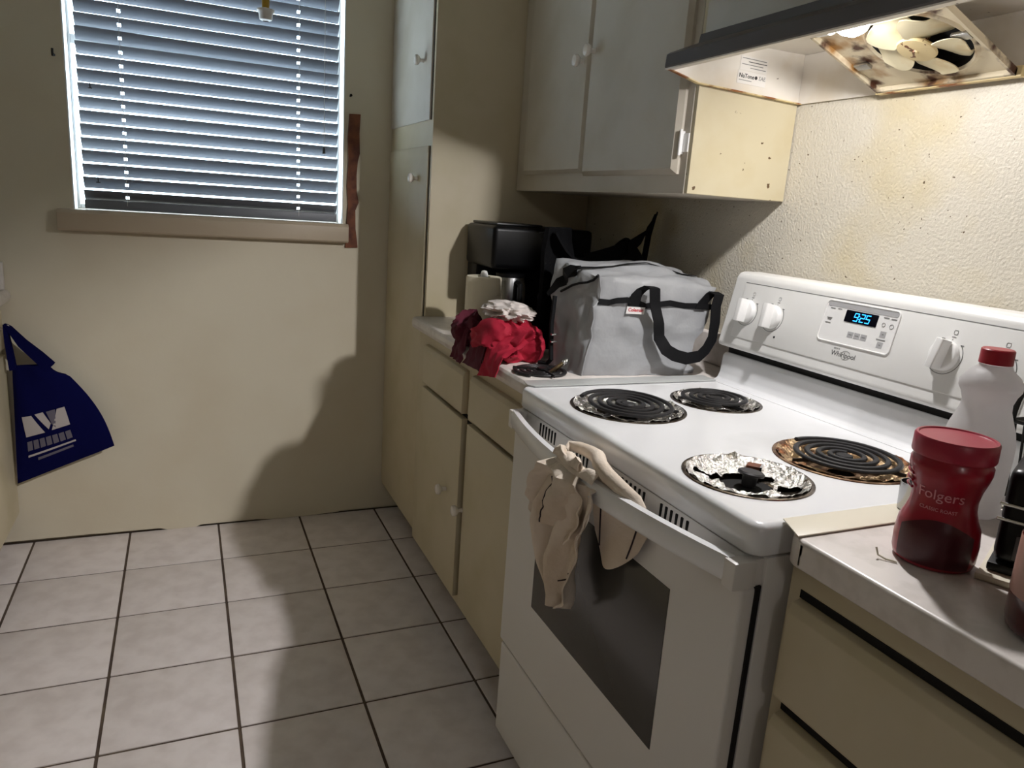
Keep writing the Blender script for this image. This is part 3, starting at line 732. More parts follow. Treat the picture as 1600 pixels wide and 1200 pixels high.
bm = nb(); box(bm, DX - .0012, DX + .004, WY0, WY1, WZa, WZb, bev=.0008); obj('oven_window', bm, 'oven_glass', door)
# bowed handle bar
def hf(y):
    u = (y - .382) / .36; return -.676 - .044 * (1 - u * u)
t = nb(); prof = [(.006, .832), (-.008, .832), (-.011, .838), (-.011, .860), (-.007, .8665), (.003, .868), (.006, .862)]
ys = [.022 + .72 * k / 30 for k in range(31)]; rings = []
for y in ys: rings.append([t.verts.new((hf(y) + a, y, z)) for a, z in prof])
for A, B in zip(rings, rings[1:]):
    for k in range(len(prof)): t.faces.new((A[k], A[(k + 1) % len(prof)], B[(k + 1) % len(prof)], B[k]))
t.faces.new(rings[0]); t.faces.new(rings[-1][::-1]); bmesh.ops.recalc_face_normals(t, faces=t.faces)
hb = obj('handle', t, 'enamel', door)
for y in (.012, .738): obj('handle_mount', bx(-.688, -.650, y - .010, y + .014, .826, .866, bev=.004), 'enamel_side', hb)
obj('storage_drawer', bx(DX + .004, -.640, D0, D1, .055, .290, bev=.006, seg=3), 'enamel_side', rg)
obj('door_gap', bx(-.6455, -.638, R0 + .001, R1 - .001, .05, .828), 'gap_dark', rg)
# ---- gap fillers
fl = obj('gap_filler', prism(nb(), [(-.648, .752), (-.636, .736), (-.150, .736), (-.150, .790), (-.640, .790)], 'z', .9165, .9188, bev=.0006), 'filler_metal')
tag(fl, 'grey metal filler strip covering the joint left of the stove', 'filler strip')
bm = nb(); prism(bm, [(-.612, .010), (-.634, -.040), (-.150, -.040), (-.150, .010)], 'z', .9170, .9188, bev=.0005)
tag(obj('gap_filler', bm, 'filler'), 'cream filler strip bridging the joint right of the stove', 'filler strip')

# =================================================================== THINGS ON THE LEFT WORKTOP
CZ = .9158
# ---- cooler bag
B00, B10, B11, B01 = V((-.466, .832, CZ)), V((-.205, .806, CZ)), V((-.105, .935, CZ)), V((-.500, .960, CZ))
T00, T10, T11, T01 = V((-.442, .830, 1.146)), V((-.094, .842, 1.132)), V((-.120, 1.015, 1.166)), V((-.472, 1.010, 1.176))
cb = thing('cooler_bag', 'soft grey insulated cooler bag with black carry strap beside the stove', 'cooler bag', ((B00 + B11) / 2))
def lerp(a, b, t): return a + (b - a) * t
def bagP(u, v, w_):
    lo = lerp(lerp(B00, B10, u), lerp(B01, B11, u), w_); hi = lerp(lerp(T00, T10, u), lerp(T01, T11, u), w_)
    return lerp(lo, hi, v)
def bulge(u, v, w_):
    p = bagP(u, v, w_); c = bagP(.5, .5, .5); d = (p - c)
    sw = noise.noise(V((u * 5.1, v * 6.3, w_ * 5.7)) + V((3.3, .2, 1.))) * .016 + (.5 - abs(noise.noise(V((u * 7 + v * 3, v * 6 - u * 2, w_ * 7))))) * .012 + noise.noise(V((u * 13, v * 11 + u * 5, w_ * 12))) * .004
    n = d.normalized()
    q = p + n * sw
    if v > .999: q.z += .016 * math.sin(PI * u) * math.sin(PI * w_)
    if v < .03: q.z = CZ + max(0, q.z - CZ) * .2
    q.z = max(q.z, CZ + .0003)
    return q
def bag_shell():
    t = bmesh.new(); n = 20
    def face(fn):
        g = [[t.verts.new(fn(i / n, j / n)) for j in range(n + 1)] for i in range(n + 1)]
        for i in range(n):
            for j in range(n): t.faces.new((g[i][j], g[i + 1][j], g[i + 1][j + 1], g[i][j + 1]))
    face(lambda a, b: bulge(a, b, 0)); face(lambda a, b: bulge(a, b, 1)); face(lambda a, b: bulge(0, b, a)); face(lambda a, b: bulge(1, b, a))
    face(lambda a, b: bulge(a, 1, b)); face(lambda a, b: bulge(a, 0, b))
    bmesh.ops.remove_doubles(t, verts=t.verts, dist=.0006)
    bmesh.ops.recalc_face_normals(t, faces=t.faces)
    for _ in range(2): bmesh.ops.smooth_vert(t, verts=[v for v in t.verts if v.co.z > CZ + .003], factor=.35, use_axis_x=True, use_axis_y=True, use_axis_z=True)
    return t
obj('shell', bag_shell(), 'nylon_grey', cb, smooth=60)
FN = (T10 - T00).cross(T00 - B00).normalized()
if FN.y > 0: FN = -FN
def fr(u, v, off): 
    return bulge(u, v, 0) + FN * off
def ribbon(pts, widths, th=.0018, par=None):
    n = len(pts) - 1
    def f(a, b):
        i = min(int(a * n), n - 1); k = a * n - i
        p = pts[i].lerp(pts[i + 1], k); w_ = widths[i].lerp(widths[i + 1], k)
        return p + w_ * (b - .5)
    return sheet(nb(), f, n * 3, 2, th)
UD = (T10 - T00).normalized(); VD = (T00 - B00).normalized()
pb = [fr(u, .775 - .005 * u, .004) for u in [k / 12 for k in range(13)]]
obj('pocket_binding', ribbon(pb, [VD * .014] * 13), 'webbing', cb)
SW = .030
sp = [(.30, .74, .006, 0), (.30, .84, .009, 0), (.315, .92, .016, 0), (.345, .965, .026, 0), (.37, .93, .036, 0), (.42, .80, .038, 0), (.49, .60, .038, 0), (.56, .43, .038, 0), (.64, .32, .038, 0), (.74, .265, .038, 0), (.86, .235, .038, 0), (.96, .265, .036, 0), (1.02, .33, .034, 0), (1.02, .45, .034, 0), (.985, .62, .034, 0), (.955, .80, .034, 0), (.945, .92, .030, 0), (.925, .955, .022, 0), (.90, .91, .013, 0), (.89, .82, .008, 0), (.885, .74, .006, 0)]
pts = [fr(a, b, c) for a, b, c, d_ in sp]; wd = []
for a, b, c, d_ in sp:
    s = -1 if a > .66 else 1
    wd.append((UD * (1 - d_) + VD * d_ * s * .75).normalized() * SW if s > 0 or d_ == 0 else (UD * (1 - d_) - VD * d_ * .75).normalized() * SW)
wd = []
for i, (a, b, c, d_) in enumerate(sp):
    ang = 0 if i <= 6 else (PI if i >= 14 else PI * (i - 6) / 8)
    wd.append((UD * math.cos(ang) + VD * math.sin(ang)) * SW)
obj('carry_strap', ribbon(pts, wd, .0022), 'webbing', cb)
tg = obj('brand_tag', box(nb(), -.026, .026, -.0085, .0085, -.0006, .0006, M=axes(fr(.325, .70, .008), UD, VD, FN)), 'label_white', cb)
obj('lettering', text_bm('Coleman', .0120, axes(fr(.325, .705, .0092), UD, VD, FN), .0002, bold=.0002), 'label_red', tg)
# zip around the lid and the lid seam on the left end
zp = [bulge(0, .64 + .36 * math.sin(PI / 2 * k / 8), 1 - .62 * k / 8) + V((-.003, -.001, .002)) for k in range(9)] + [bulge(u, 1, .38 + .10 * math.sin(PI * u)) + V((0, 0, .003)) for u in (.12, .25, .4, .55, .7, .85, .96)]
ribbon_w = []
for i in range(len(zp)):
    tg_ = (zp[min(i + 1, len(zp) - 1)] - zp[max(i - 1, 0)]).normalized()
    nn_ = V((-.95, -.25, .15)) if i < 7 else (V((-.5, -.2, .8)) if i < 9 else V((0, 0, 1)))
    ribbon_w.append(tg_.cross(nn_).normalized() * (.012 + .020 * math.sin(PI * min(1, i / 8)) if i < 9 else .011))
obj('zip', ribbon(zp, ribbon_w, .0016), 'webbing', cb)
ep = [bulge(0, .72 + .28 * k / 6, .75 * (1 - k / 6)) + V((-.004, -.003, .001)) for k in range(7)]
obj('end_binding', tube(nb(), ep, .003, 6), 'webbing', cb)
obj('corner_piping', tube(nb(), [fr(0, k / 10, .002) for k in range(11)], .0018, 6), 'nylon_grey', cb)
# bottom corner fold
obj('base_fold', lathe(nb(), [(0, 0), (.028, .001), (.030, .008), (.018, .018), (0, .022)], at(-.178, .842, CZ + .0004), 18, sx=1.3, sy=.8), 'nylon_grey', cb)

# ---- spare coil lying on the worktop
so = thing('coil_element', 'loose black stove coil lying on the worktop by the cooler bag', 'stove coil', (-.560, .862, CZ))
t = coil_bm(.066, 3.2); bmesh.ops.transform(t, matrix=at(-.556, .872, CZ + .0042) @ Matrix.Rotation(2.6, 4, 'Z'), verts=t.verts); obj('coil', t, 'coil', so)
bm = nb()
for k in range(3): box(bm, 0, .070, -.0012, .0012, .003, .010, M=at(-.556, .872, CZ) @ Matrix.Rotation(.5 + 2.1 * k, 4, 'Z'))
lathe(bm, [(0, 0), (.012, 0), (.012, .003), (0, .003)], at(-.556, .872, CZ + .009), 20)
obj('support', bm, 'coil', so)
bm = nb()
tube(bm, [(-.530, .862, CZ + .006), (-.520, .850, CZ + .018), (-.512, .844, CZ + .030)], .0035, 8); tube(bm, [(-.545, .850, CZ + .006), (-.532, .842, CZ + .02), (-.520, .838, CZ + .031)], .0035, 8)
tm = obj('terminal', bm, 'brass', so)
for k, (a, b) in enumerate(((-.512, .844), (-.520, .838))): obj('terminal_tip', lathe(nb(), [(0, 0), (.005, .001), (.0055, .008), (.003, .014), (0, .014)], frame_to((a, b, CZ + .026), (.5, .2, .6)), 12), 'chrome', tm)

# ---- coloured cloths at the worktop edge
def heap(name, label, m, ctr, rx, ry, h, seed, droop=None, sharp=12., nn=54, thick=.0022, floor_=CZ, cat='cloth', rag=.22):
    def f(u, v):
        a = u * 2 * PI; rr = .02 + .98 * v
        edge = 1 + rag * noise.noise(V((math.cos(a) * 1.7, math.sin(a) * 1.7, seed)))+ .10 * noise.noise(V((math.cos(a) * 2.6, math.sin(a) * 2.6, seed + 4)))
        x = rx * rr * edge * math.cos(a); y = ry * rr * edge * math.sin(a)
        fold = 1 - abs(noise.noise(V((x * sharp, y * sharp, seed)))) * 3.2
        fold2 = 1 - abs(noise.noise(V((x * sharp * 2.6 + 4, y * sharp * 2.6, seed + 9)))) * 3.0
        z = h * max(0., 1 - rr ** 3.5) * (.70 + .34 * fold) + h * .22 * fold2 * (1 - rr * .5) + .004
        x += .030 * noise.noise(V((y * 10, z * 9, seed + 2))) * rr; y += .030 * noise.noise(V((x * 10, z * 9, seed + 7))) * rr
        p = V((ctr[0] + x, ctr[1] + y, floor_ + max(.0016, z)))
        if droop and p.x < droop: 
            d_ = droop - p.x; p.z = floor_ + max(.0016, z) - d_ * 1.1; p.x = droop - d_ * .45 
        return p
    return tag(obj(name, sheet(nb(), f, nn, 16, thick), m, smooth=28), label, cat)
def bunch(ctr, rad, seed, amp=.34, fq=1.15, sub=5, zmin=None):
    t = bmesh.new(); bmesh.ops.create_icosphere(t, subdivisions=sub, radius=1)
    for v in t.verts:
        n = v.co.normalized(); q = n * fq + V((seed, seed * .7, -seed))
        q = q + V((noise.noise(q * 1.1 + V((9, 0, 0))), noise.noise(q * 1.1 + V((0, 9, 0))), noise.noise(q * 1.1 + V((0, 0, 9))))) * .55
        r1 = 1 - abs(noise.noise(q)) * 2.2; r2 = 1 - abs(noise.noise(q * 2.1 + V((5, 5, 5)))) * 2.2
        k = 1 + amp * (r1 - .4) + amp * .28 * (r2 - .4)
        p = V((n.x * rad[0], n.y * rad[1], n.z * rad[2])) * k + V(ctr)
        if zmin is not None and p.z < zmin: p.z = zmin + .0003
        v.co = p
    return t
def drape(c4, seed, amp=.008, nu=22, nv=18, thick=.0022, z0=CZ):
    # cloth corner lying on the worktop and falling over its rounded front edge (x=-.635)
    def f(u, v):
        p = lerp(lerp(V(c4[0]), V(c4[1]), u), lerp(V(c4[3]), V(c4[2]), u), v)
        p = p + V((0, 0, amp * (1 - abs(noise.noise(V((u * 3, v * 3, seed)))) * 3)))
        if p.x < -.637: p.z = min(p.z, z0 + .004 - (-.637 - p.x) * .85); p.x = -.639 - (-.637 - p.x) * .25 - .006 * (1 - abs(noise.noise(V((u * 3, v * 3, seed)))) * 2)
        else: p.z = max(p.z, z0 + .0016)
        return p
    return sheet(nb(), f, nu, nv, thick)
rc_ = thing('red_cloth', 'bright red cloth bunched on the worktop edge left of the cooler bag', 'cloth', (-.575, 1.06, CZ))
obj('bundle', bunch((-.566, 1.070, CZ + .040), (.074, .112, .060), 2.2, zmin=CZ), 'red_cloth', rc_, smooth=35)
obj('corner_flap', drape(((-.585, 1.015, CZ + .080), (-.560, .945, CZ + .05), (-.668, .925, CZ), (-.690, 1.030, CZ)), 3.), 'red_cloth', rc_, smooth=40)
obj('corner_flap', drape(((-.590, 1.120, CZ + .075), (-.585, 1.040, CZ + .07), (-.678, 1.030, CZ), (-.682, 1.150, CZ)), 6.), 'maroon_cloth', rc_, smooth=40)
mc = thing('maroon_cloth', 'dark maroon cloth crumpled at the far end of the red cloth', 'cloth', (-.61, 1.235, CZ))
obj('bundle', bunch((-.604, 1.236, CZ + .036), (.046, .062, .050), 5.1, zmin=CZ), 'maroon_cloth', mc, smooth=35)
obj('corner_flap', drape(((-.600, 1.26, CZ + .06), (-.600, 1.185, CZ + .06), (-.690, 1.165, CZ), (-.688, 1.25, CZ)), 9.), 'maroon_cloth', mc, smooth=40)
tag(obj('white_cloth', bunch((-.556, 1.098, CZ + .112), (.052, .088, .022), 8.4, amp=.40, fq=1.5), 'white_cloth', smooth=35), 'off-white crumpled cloth lying on top of the red cloth', 'cloth')
# ---- paper towel roll on its stand
PTX, PTY = -.512, 1.395
pt = thing('paper_towel', 'short white paper towel roll standing on the worktop by the pantry', 'paper towel', (PTX, PTY, CZ))
obj('roll', lathe(nb(), [(.019, .006), (.052, .006), (.053, .010), (.053, .168), (.051, .172), (.019, .172)], at(PTX, PTY, CZ), 40), 'paper', pt)
obj('stand', lathe(nb(), [(0, 0), (.058, 0), (.058, .005), (.012, .006), (.012, .176), (.008, .188), (0, .190)], at(PTX, PTY, CZ), 28), 'panel_light', pt)
# ---- coffee maker
cm = thing('coffee_maker', 'wide black coffee maker in the dark corner beside the pantry', 'coffee maker', (-.29, 1.56, CZ))
obj('base', bx(-.462, -.130, 1.44, 1.685, CZ, CZ + .030, bev=.006), 'black_plastic', cm)
obj('tower', bx(-.462, -.130, 1.60, 1.685, CZ + .0305, 1.225, bev=.010), 'black_plastic', cm)
obj('head', bx(-.468, -.126, 1.445, 1.687, 1.105, 1.236, bev=.016, seg=3), 'black_gloss', cm)
obj('hinged_lid', bx(-.455, -.30, 1.46, 1.67, 1.2365, 1.244, bev=.003), 'black_gloss', cm)
cf = obj('carafe', lathe(nb(), [(0, 0), (.050, 0), (.054, .006), (.052, .10), (.046, .130), (0, .130)], at(-.375, 1.515, CZ + .031), 36), 'steel', cm)
obj('carafe_lid', lathe(nb(), [(0, .130), (.046, .1305), (.047, .142), (.03, .150), (0, .150)], at(-.375, 1.515, CZ + .031), 36), 'black_plastic', cf)
obj('carafe_handle', tube(nb(), [(-.375, 1.462, CZ + .15), (-.375, 1.432, CZ + .145), (-.375, 1.428, CZ + .10), (-.375, 1.440, CZ + .06), (-.375, 1.463, CZ + .055)], .007, 8), 'black_plastic', cf)
# ---- black bag behind the cooler
bb = thing('shoulder_bag', 'black fabric shoulder bag slumped against the wall behind the cooler bag', 'bag', (-.20, 1.25, CZ))
def bagf(u, v):
    a = u * 2 * PI; k = .9 + .15 * noise.noise(V((math.cos(a) * 2, math.sin(a) * 2, v * 3)))
    rr = (1 - max(0, v - .55) ** 2 * 2.4) * k
    return V((-.215 + .175 * rr * math.copysign(abs(math.cos(a)) ** .6, math.cos(a)), 1.235 + .115 * rr * math.copysign(abs(math.sin(a)) ** .7, math.sin(a)), CZ + .002 + (.250 + .060 * max(0., math.cos(a)) ** 2) * v))
t = sheet(nb(), bagf, 44, 12, .003)
obj('bag_body', t, 'black_cloth', bb, smooth=60)
lathe_t = lathe(nb(), [(0, .012), (.16, 0)], at(-.215, 1.235, CZ + .235), 24, sx=.8, sy=.5); obj('bag_top', lathe_t, 'black_cloth', bb)
st_pts = [V((-.285, 1.20, 1.155)), V((-.20, 1.21, 1.175)), V((-.13, 1.215, 1.20)), V((-.085, 1.218, 1.235)), V((-.062, 1.22, 1.275)), V((-.044, 1.222, 1.305)), V((-.040, 1.235, 1.300)), V((-.048, 1.25, 1.24)), V((-.055, 1.25, 1.16))]
obj('strap', ribbon(st_pts, [V((0, .012, .045)), V((0, .01, .05)), V((.008, .01, .05)), V((.022, .01, .04)), V((.028, .01, .022)), V((.014, .02, .008)), V((.02, .02, 0)), V((.03, .02, 0)), V((.03, .02, 0))], .004), 'black_cloth', bb)
# ---- black flap of fabric standing beside the cooler bag
def flapf(u, v):
    # u bottom->top, v left->right
    zz = CZ + .010 + u * .324
    xl = -.500 + .028 * u + .010 * math.sin(u * 5); xr = -.395 + .010 * u - .10 * max(0, u - .72)
    x = lerp(xl, xr, v); y = 1.085 + .020 * math.sin(PI * v) * (1 - u * .4) - .03 * u + .012 * noise.noise(V((u * 4, v * 4, 1)))
    if u > .78: zz -= .00
    return V((x, y, zz))
fb = thing('padded_sleeve', 'black padded fabric sleeve standing on edge left of the cooler bag', 'sleeve', (-.47, 1.05, CZ))
obj('panel', sheet(nb(), flapf, 20, 8, .012), 'black_cloth', fb, smooth=60)
def flap2(u, v):
    # drapes from the top to the right
    p0 = V((-.462, 1.050, 1.238)); p1 = V((-.375, 1.050, 1.168)); p = p0.lerp(p1, u); p.z += .018 * math.sin(PI * u) * -1
    return p + V((.0, .10 * (v - .1), -.004 * v)) 
obj('top_fold', sheet(nb(), flap2, 10, 6, .006), 'black_cloth', fb, smooth=60)
sc_ = [V((-.500, .945, 1.09)), V((-.508, .935, 1.02)), V((-.510, .925, .97)), V((-.512, .915, CZ + .022)), V((-.518, .925, CZ + .0085)), V((-.530, .945, CZ + .0085))]
bm = tube(nb(), sc_, .006, 8); obj('strap', bm, 'webbing', fb)
for z_ in (1.0, .982): obj('buckle', box(nb(), -.517, -.500, .912, .918, z_ - .002, z_ + .002, bev=.001), 'chrome', fb)

# =================================================================== DISH TOWEL ON THE OVEN HANDLE
tw = thing('dish_towel', 'cream striped dish towel hanging from the oven door handle', 'towel', (-.72, .36, .60))
def loop_bm():
    # rolled part wrapping the bar from behind, over the top and along it
    pts = [V((-.704, .452, .872)), V((-.690, .462, .876)), V((-.681, .440, .879)), V((-.682, .40, .884)), V((-.690, .360, .889)), V((-.704, .330, .889)), V((-.712, .290, .884)), V((-.708, .255, .876)), V((-.697, .225, .864)), V((-.690, .213, .848))]
    return tube(nb(), pts, [.006, .010, .011, .012, .013, .013, .013, .012, .011, .009], 10)
obj('rolled_edge', loop_bm(), 'towel_cloth', tw)
def fold_sheet(top, bot, bow, seed, nu=26, nv=22, amp=.010):
    def f(u, v):
        p = lerp(lerp(top[0], top[1], v), lerp(bot[0], bot[1], v), u)
        q = bow(u, v) if bow else 0
        wv = math.sin(v * PI * 3.2 + seed + u * 1.5) * amp * (.35 + .65 * u) + noise.noise(V((u * 4 + seed, v * 5, seed))) * amp * .9
        return p + V((-.004 - q + wv * .9, wv * .25, noise.noise(V((v * 4, seed, 0))) * .018 * u))
    return sheet(nb(), f, nu, nv, .0028)
# one cloth gathered over the bar and hanging in front in two layers
def lv(tab, z):
    for (z0, a0, b0), (z1, a1, b1) in zip(tab, tab[1:]):
        if z1 <= z <= z0:
            k = (z0 - z) / (z0 - z1); k = k * k * (3 - 2 * k) * .5 + k * .5; return a0 + (a1 - a0) * k, b0 + (b1 - b0) * k
    return tab[-1][1:]
LONG = [(.875, .425, .300), (.84, .435, .285), (.80, .462, .295), (.76, .486, .308), (.72, .488, .325), (.68, .484, .345), (.65, .474, .352), (.62, .452, .356), (.598, .425, .385)]
SHORT = [(.880, .440, .345), (.85, .452, .325), (.82, .474, .318), (.79, .490, .318), (.76, .496, .335), (.735, .496, .36)]
def layer(tab, off, amp, nf, ph, seed):
    ztop, zbot = tab[0][0], tab[-1][0]
    def f(u, v):
        if u < .16:                                     # over the bar from behind
            k = u / .16; a = PI * (1 - k) * .9; y0, y1 = tab[0][1:]; y = y0 + (y1 - y0) * v
            return V((hf(y) - .003 - .014 * math.cos(PI - a) - off * k * .8 + amp * .5 * k * math.sin(v * PI * nf + ph), y, .858 + .020 * math.sin(a) * (1 + .3 * math.sin(v * 9)) + off * .5))
        k = (u - .16) / .84; z = .858 + (zbot - .858) * k
        y0, y1 = lv(tab, z); y = y0 + (y1 - y0) * v
        z += .014 * noise.noise(V((v * 3.5, seed, 0))) * k - .012 * math.sin(v * PI) * k * (1 if seed < 3 else -1)
        gather = .35 + .65 * min(1, k * 3)
        wv = math.sin(v * PI * nf + ph + k * 1.6)
        x = hf(y) - .017 - off - amp * gather * (wv * .8 + .6 * (.5 - abs(noise.noise(V((v * 3 + k * 1.2, k * 1.6, seed)))) * 2)) - .006 * noise.noise(V((k * 7, v * 8, seed)))
        lim = -.6755
        return V((min(x + .018 * k, lim), y, z))
    return f
LF, SF = layer(LONG, .000, .020, 4.1, .4, 2.), layer(SHORT, .016, .021, 3.3, 1.2, 5.)
lg = obj('long_layer', sheet(nb(), LF, 40, 34, .003), 'towel_cloth', tw, smooth=60)
sh_ = obj('short_layer', sheet(nb(), SF, 32, 30, .003), 'towel_cloth', tw, smooth=60)
def lobe(u, v):
    yt = lerp(.375, .195, v); yb = lerp(.352, .225, v)
    y = lerp(yt, yb, u ** 1.5)
    z = .842 - u * (.058 + .058 * math.sin(PI * (v * .92 + .05)) ** .8) - .012 * (1 - v) * u
    x = -.688 - .008 * math.sin(PI * v) * u + .006 * math.sin(v * PI * 2.2 + .4)
    return V((x, y, z))
lb = obj('rear_fold', sheet(nb(), lobe, 16, 20, .003), 'towel_cloth', tw, smooth=60)
def on(fn, pts, off): return [fn(a, b) + V((-off, 0, 0)) for a, b in pts]
obj('stripe', tube(nb(), on(lobe, [(.05 + .9 * k / 12, .16 + .02 * k / 12) for k in range(13)], .0022), .0016, 6), 'stripe', lb)
obj('stripe', tube(nb(), on(lobe, [(.05 + .85 * k / 12, .86) for k in range(13)], .0022), .0014, 6), 'stripe', lb)
obj('stripe', tube(nb(), on(SF, [(.22 + .76 * k / 14, .50) for k in range(15)], .0024), .0014, 6), 'stripe', sh_)
obj('stripe', tube(nb(), on(LF, [(.82 - .012 * k, .62 + .042 * k) for k in range(9)], .0024), .0014, 6), 'stripe', lg)

# =================================================================== THINGS ON THE RIGHT WORKTOP
# ---- coffee can
CX, CY = -.511, -.131
CK = .81
can = thing('coffee_can', 'red plastic coffee can with pinched grip beside the stove', 'coffee can', (CX, CY, CZ))
prof = [(0, 0), (.048, 0), (.053, .003), (.0555, .010), (.0565, .030), (.0555, .048), (.051, .058), (.0475, .070), (.0462, .082), (.0475, .095), (.0515, .108), (.0535, .116), (.0535, .124), (.0505, .128), (.050, .131)]
prof = [(r * CK, z) for r, z in prof]
CA = math.atan2(-.6789 - CY, -1.3253 - CX)          # direction of the printed front
def pinch(a, z):
    d1 = math.cos(a - (CA - 1.55)); k = max(0, d1) ** 6 + max(0, math.cos(a - (CA + 1.55))) ** 6
    return 1 - .075 * k * math.exp(-((z - .072) / .026) ** 2)
obj('can_body', lathe(nb(), prof, at(CX, CY, CZ), 64, fn=pinch), 'red_plastic', can, smooth=60)
obj('can_lid', lathe(nb(), [(0, .153), (.048, .153), (.0495, .1545), (.0525, .1545), (.0545, .152), (.0548, .134), (.054, .132), (.050, .132), (.0, .132)], at(CX, CY, CZ), 64, sx=CK, sy=CK), 'red_lid', can)
bm = nb()
for k in range(4):
    a0 = CA - 1.30; zz = .090 + k * .0085
    tube(bm, [(CX + CK * (.0512 - .004 * math.exp(-((zz - .072) / .02) ** 2)) * math.cos(a0 + s), CY + CK * (.0512 - .004 * math.exp(-((zz - .072) / .02) ** 2)) * math.sin(a0 + s), CZ + zz) for s in [-.28 + .07 * q for q in range(9)]], .0018, 6)
obj('grip_rib', bm, 'red_plastic', can)
# dark picture band low on the wrap
def wrapf(u, v):
    a = CA - .95 + 1.9 * u; z = .006 + .040 * v + .016 * v * math.sin(PI * u) 
    r = CK * .0562 + .0006
    for (r0, z0), (r1, z1) in zip(prof, prof[1:]):
        if z0 <= z <= z1 and z1 > z0: r = r0 + (r1 - r0) * (z - z0) / (z1 - z0) + .0007
    return V((CX + r * math.cos(a), CY + r * math.sin(a), CZ + z))
obj('wrap_picture', sheet(nb(), wrapf, 24, 8, .0005), 'dark_wrap', can, smooth=60)
# lettering wrapped round the can
def wrap_text(s, size, z, m, sh=0.):
    t = text_bm(s, size, Matrix.Identity(4), .00025, sh)
    for v in t.verts:
        zz = z + v.co.y; r = CK * .0475
        for (r0, z0), (r1, z1) in zip(prof, prof[1:]):
            if z0 <= zz <= z1 and z1 > z0: r = r0 + (r1 - r0) * (zz - z0) / (z1 - z0)
        a = CA - .10 + v.co.x / (.047 * CK); r += .0006 + v.co.z
        v.co = V((CX + r * math.cos(a), CY + r * math.sin(a), CZ + zz))
    return obj('lettering', t, m, can)
wrap_text('Folgers', .0172, .0905, 'can_print'); wrap_text('CLASSIC ROAST', .0056, .0735, 'can_print')
# ---- milk jug with red cap
JX, JY = -.309, -.026
jug = thing('plastic_jug', 'white translucent plastic jug with red cap behind the coffee can', 'jug', (JX, JY, CZ))
jp = [(0, 0), (.052, 0), (.058, .004), (.060, .012), (.0605, .060), (.0615, .085), (.061, .105), (.056, .122), (.0485, .137), (.0425, .150), (.0415, .160), (.046, .171), (.052, .179), (.0525, .187), (.046, .197), (.034, .205), (.0265, .210), (.0255, .213)]
jp = [(r * .74, z) for r, z in jp]
obj('jug_body', lathe(nb(), jp, at(JX, JY, CZ), 48, fn=lambda a, z: 1 + .030 * math.cos(4 * a) * (1 if z < .1 else max(0, 1 - (z - .1) / .04))), 'jug', jug, smooth=60)
obj('jug_cap', lathe(nb(), [(0, .2345), (.026, .2345), (.028, .233), (.0285, .214), (.027, .2135), (0, .2135)], at(JX, JY, CZ), 40, sx=.74, sy=.74, fn=lambda a, z: 1 + .010 * math.cos(36 * a)), 'cap_red', jug)
# ---- little metal cup on the filler strip
cu_ = thing('measuring_cup', 'small grey metal cup half hidden behind the coffee can', 'cup', (-.402, -.014, .919))
obj('cup_wall', lathe(nb(), [(0, 0), (.017, 0), (.0185, .002), (.020, .040), (.0188, .040), (.0172, .003), (0, .003)], at(-.402, -.014, .919), 28), 'steel', cu_)
obj('cup_inside', lathe(nb(), [(0, .0285), (.0176, .0285), (.0178, .031), (0, .031)], at(-.402, -.014, .919), 28), 'black_plastic', cu_)
# ---- wire dish rack
dr = thing('dish_rack', 'black wire dish rack at the right edge behind the jug', 'dish rack', (-.20, -.20, CZ))
RX0, RX1, RY0, RY1, RZ = -.247, -.035, -.40, -.026, CZ + .020
for zz, rr in ((RZ, .0028), (CZ + .130, .0032)):
    obj('frame_wire', tube(nb(), [(RX0 + .02 * (zz < 1), RY0, zz), (RX1, RY0, zz), (RX1, RY1 - .005 * (zz < 1), zz), (RX0 + .02 * (zz < 1), RY1 - .005 * (zz < 1), zz)], rr, 8, closed=True), 'wire_black', dr)
for k in range(15):
    y = RY0 + (RY1 - RY0) * k / 14
    obj('rib_wire', tube(nb(), [(RX0, y, CZ + .130), (RX0 + .01, y, RZ + .02), (RX0 + .03, y, RZ), (RX1 - .01, y, RZ), (RX1, y, CZ + .130)], .0022, 6), 'wire_black', dr)
for k in range(10):
    x = RX0 + (RX1 - RX0) * (k + .5) / 10
    obj('end_wire', tube(nb(), [(x, RY1, CZ + .130), (x, RY1 - .01, RZ)], .0020, 6), 'wire_black', dr)
for k in range(3):
    rr = .088 - .024 * k
    obj('plate_hoop', tube(nb(), [(RX0 + .086 - rr * math.cos(a), RY1 - .002 - .02 * k, CZ + .130 + rr * 1.05 * math.sin(a)) for a in [PI * q / 20 for q in range(21)]], .0045 - .0012 * k, 8), 'wire_black', dr)
for (x, y) in ((RX0 + .02, RY0), (RX1, RY0), (RX1, RY1), (RX0 + .02, RY1)): obj('rack_foot', cyl(nb(), (x, y, CZ), (x, y, RZ + .004), .005, seg=10), 'black_plastic', dr)
# ---- black glossy appliance with chrome trim on a steel tray
ap = thing('toaster', 'black glossy toaster with chrome bands between coffee can and jar', 'toaster', (-.40, -.23, CZ))
TM = at(-.398, -.205, CZ) @ Matrix.Rotation(.45, 4, 'Z')
obj('housing', box(nb(), -.055, .085, -.075, .060, .014, .128, bev=.014, seg=3, M=TM), 'black_gloss', ap)
obj('foot_plate', box(nb(), -.057, .086, -.076, .062, .003, .0135, bev=.003, M=TM), 'black_plastic', ap)
for zz in (.066, .084): obj('chrome_band', box(nb(), -.0575, -.030, -.050, .0625, zz, zz + .004, bev=.001, M=TM), 'chrome', ap)
obj('lever', box(nb(), -.066, -.054, -.02, .005, .10, .112, bev=.003, M=TM), 'black_plastic', ap)
obj('side_plate', box(nb(), -.0562, -.050, -.045, .040, .022, .052, bev=.002, M=TM), 'nylon_dark', ap)
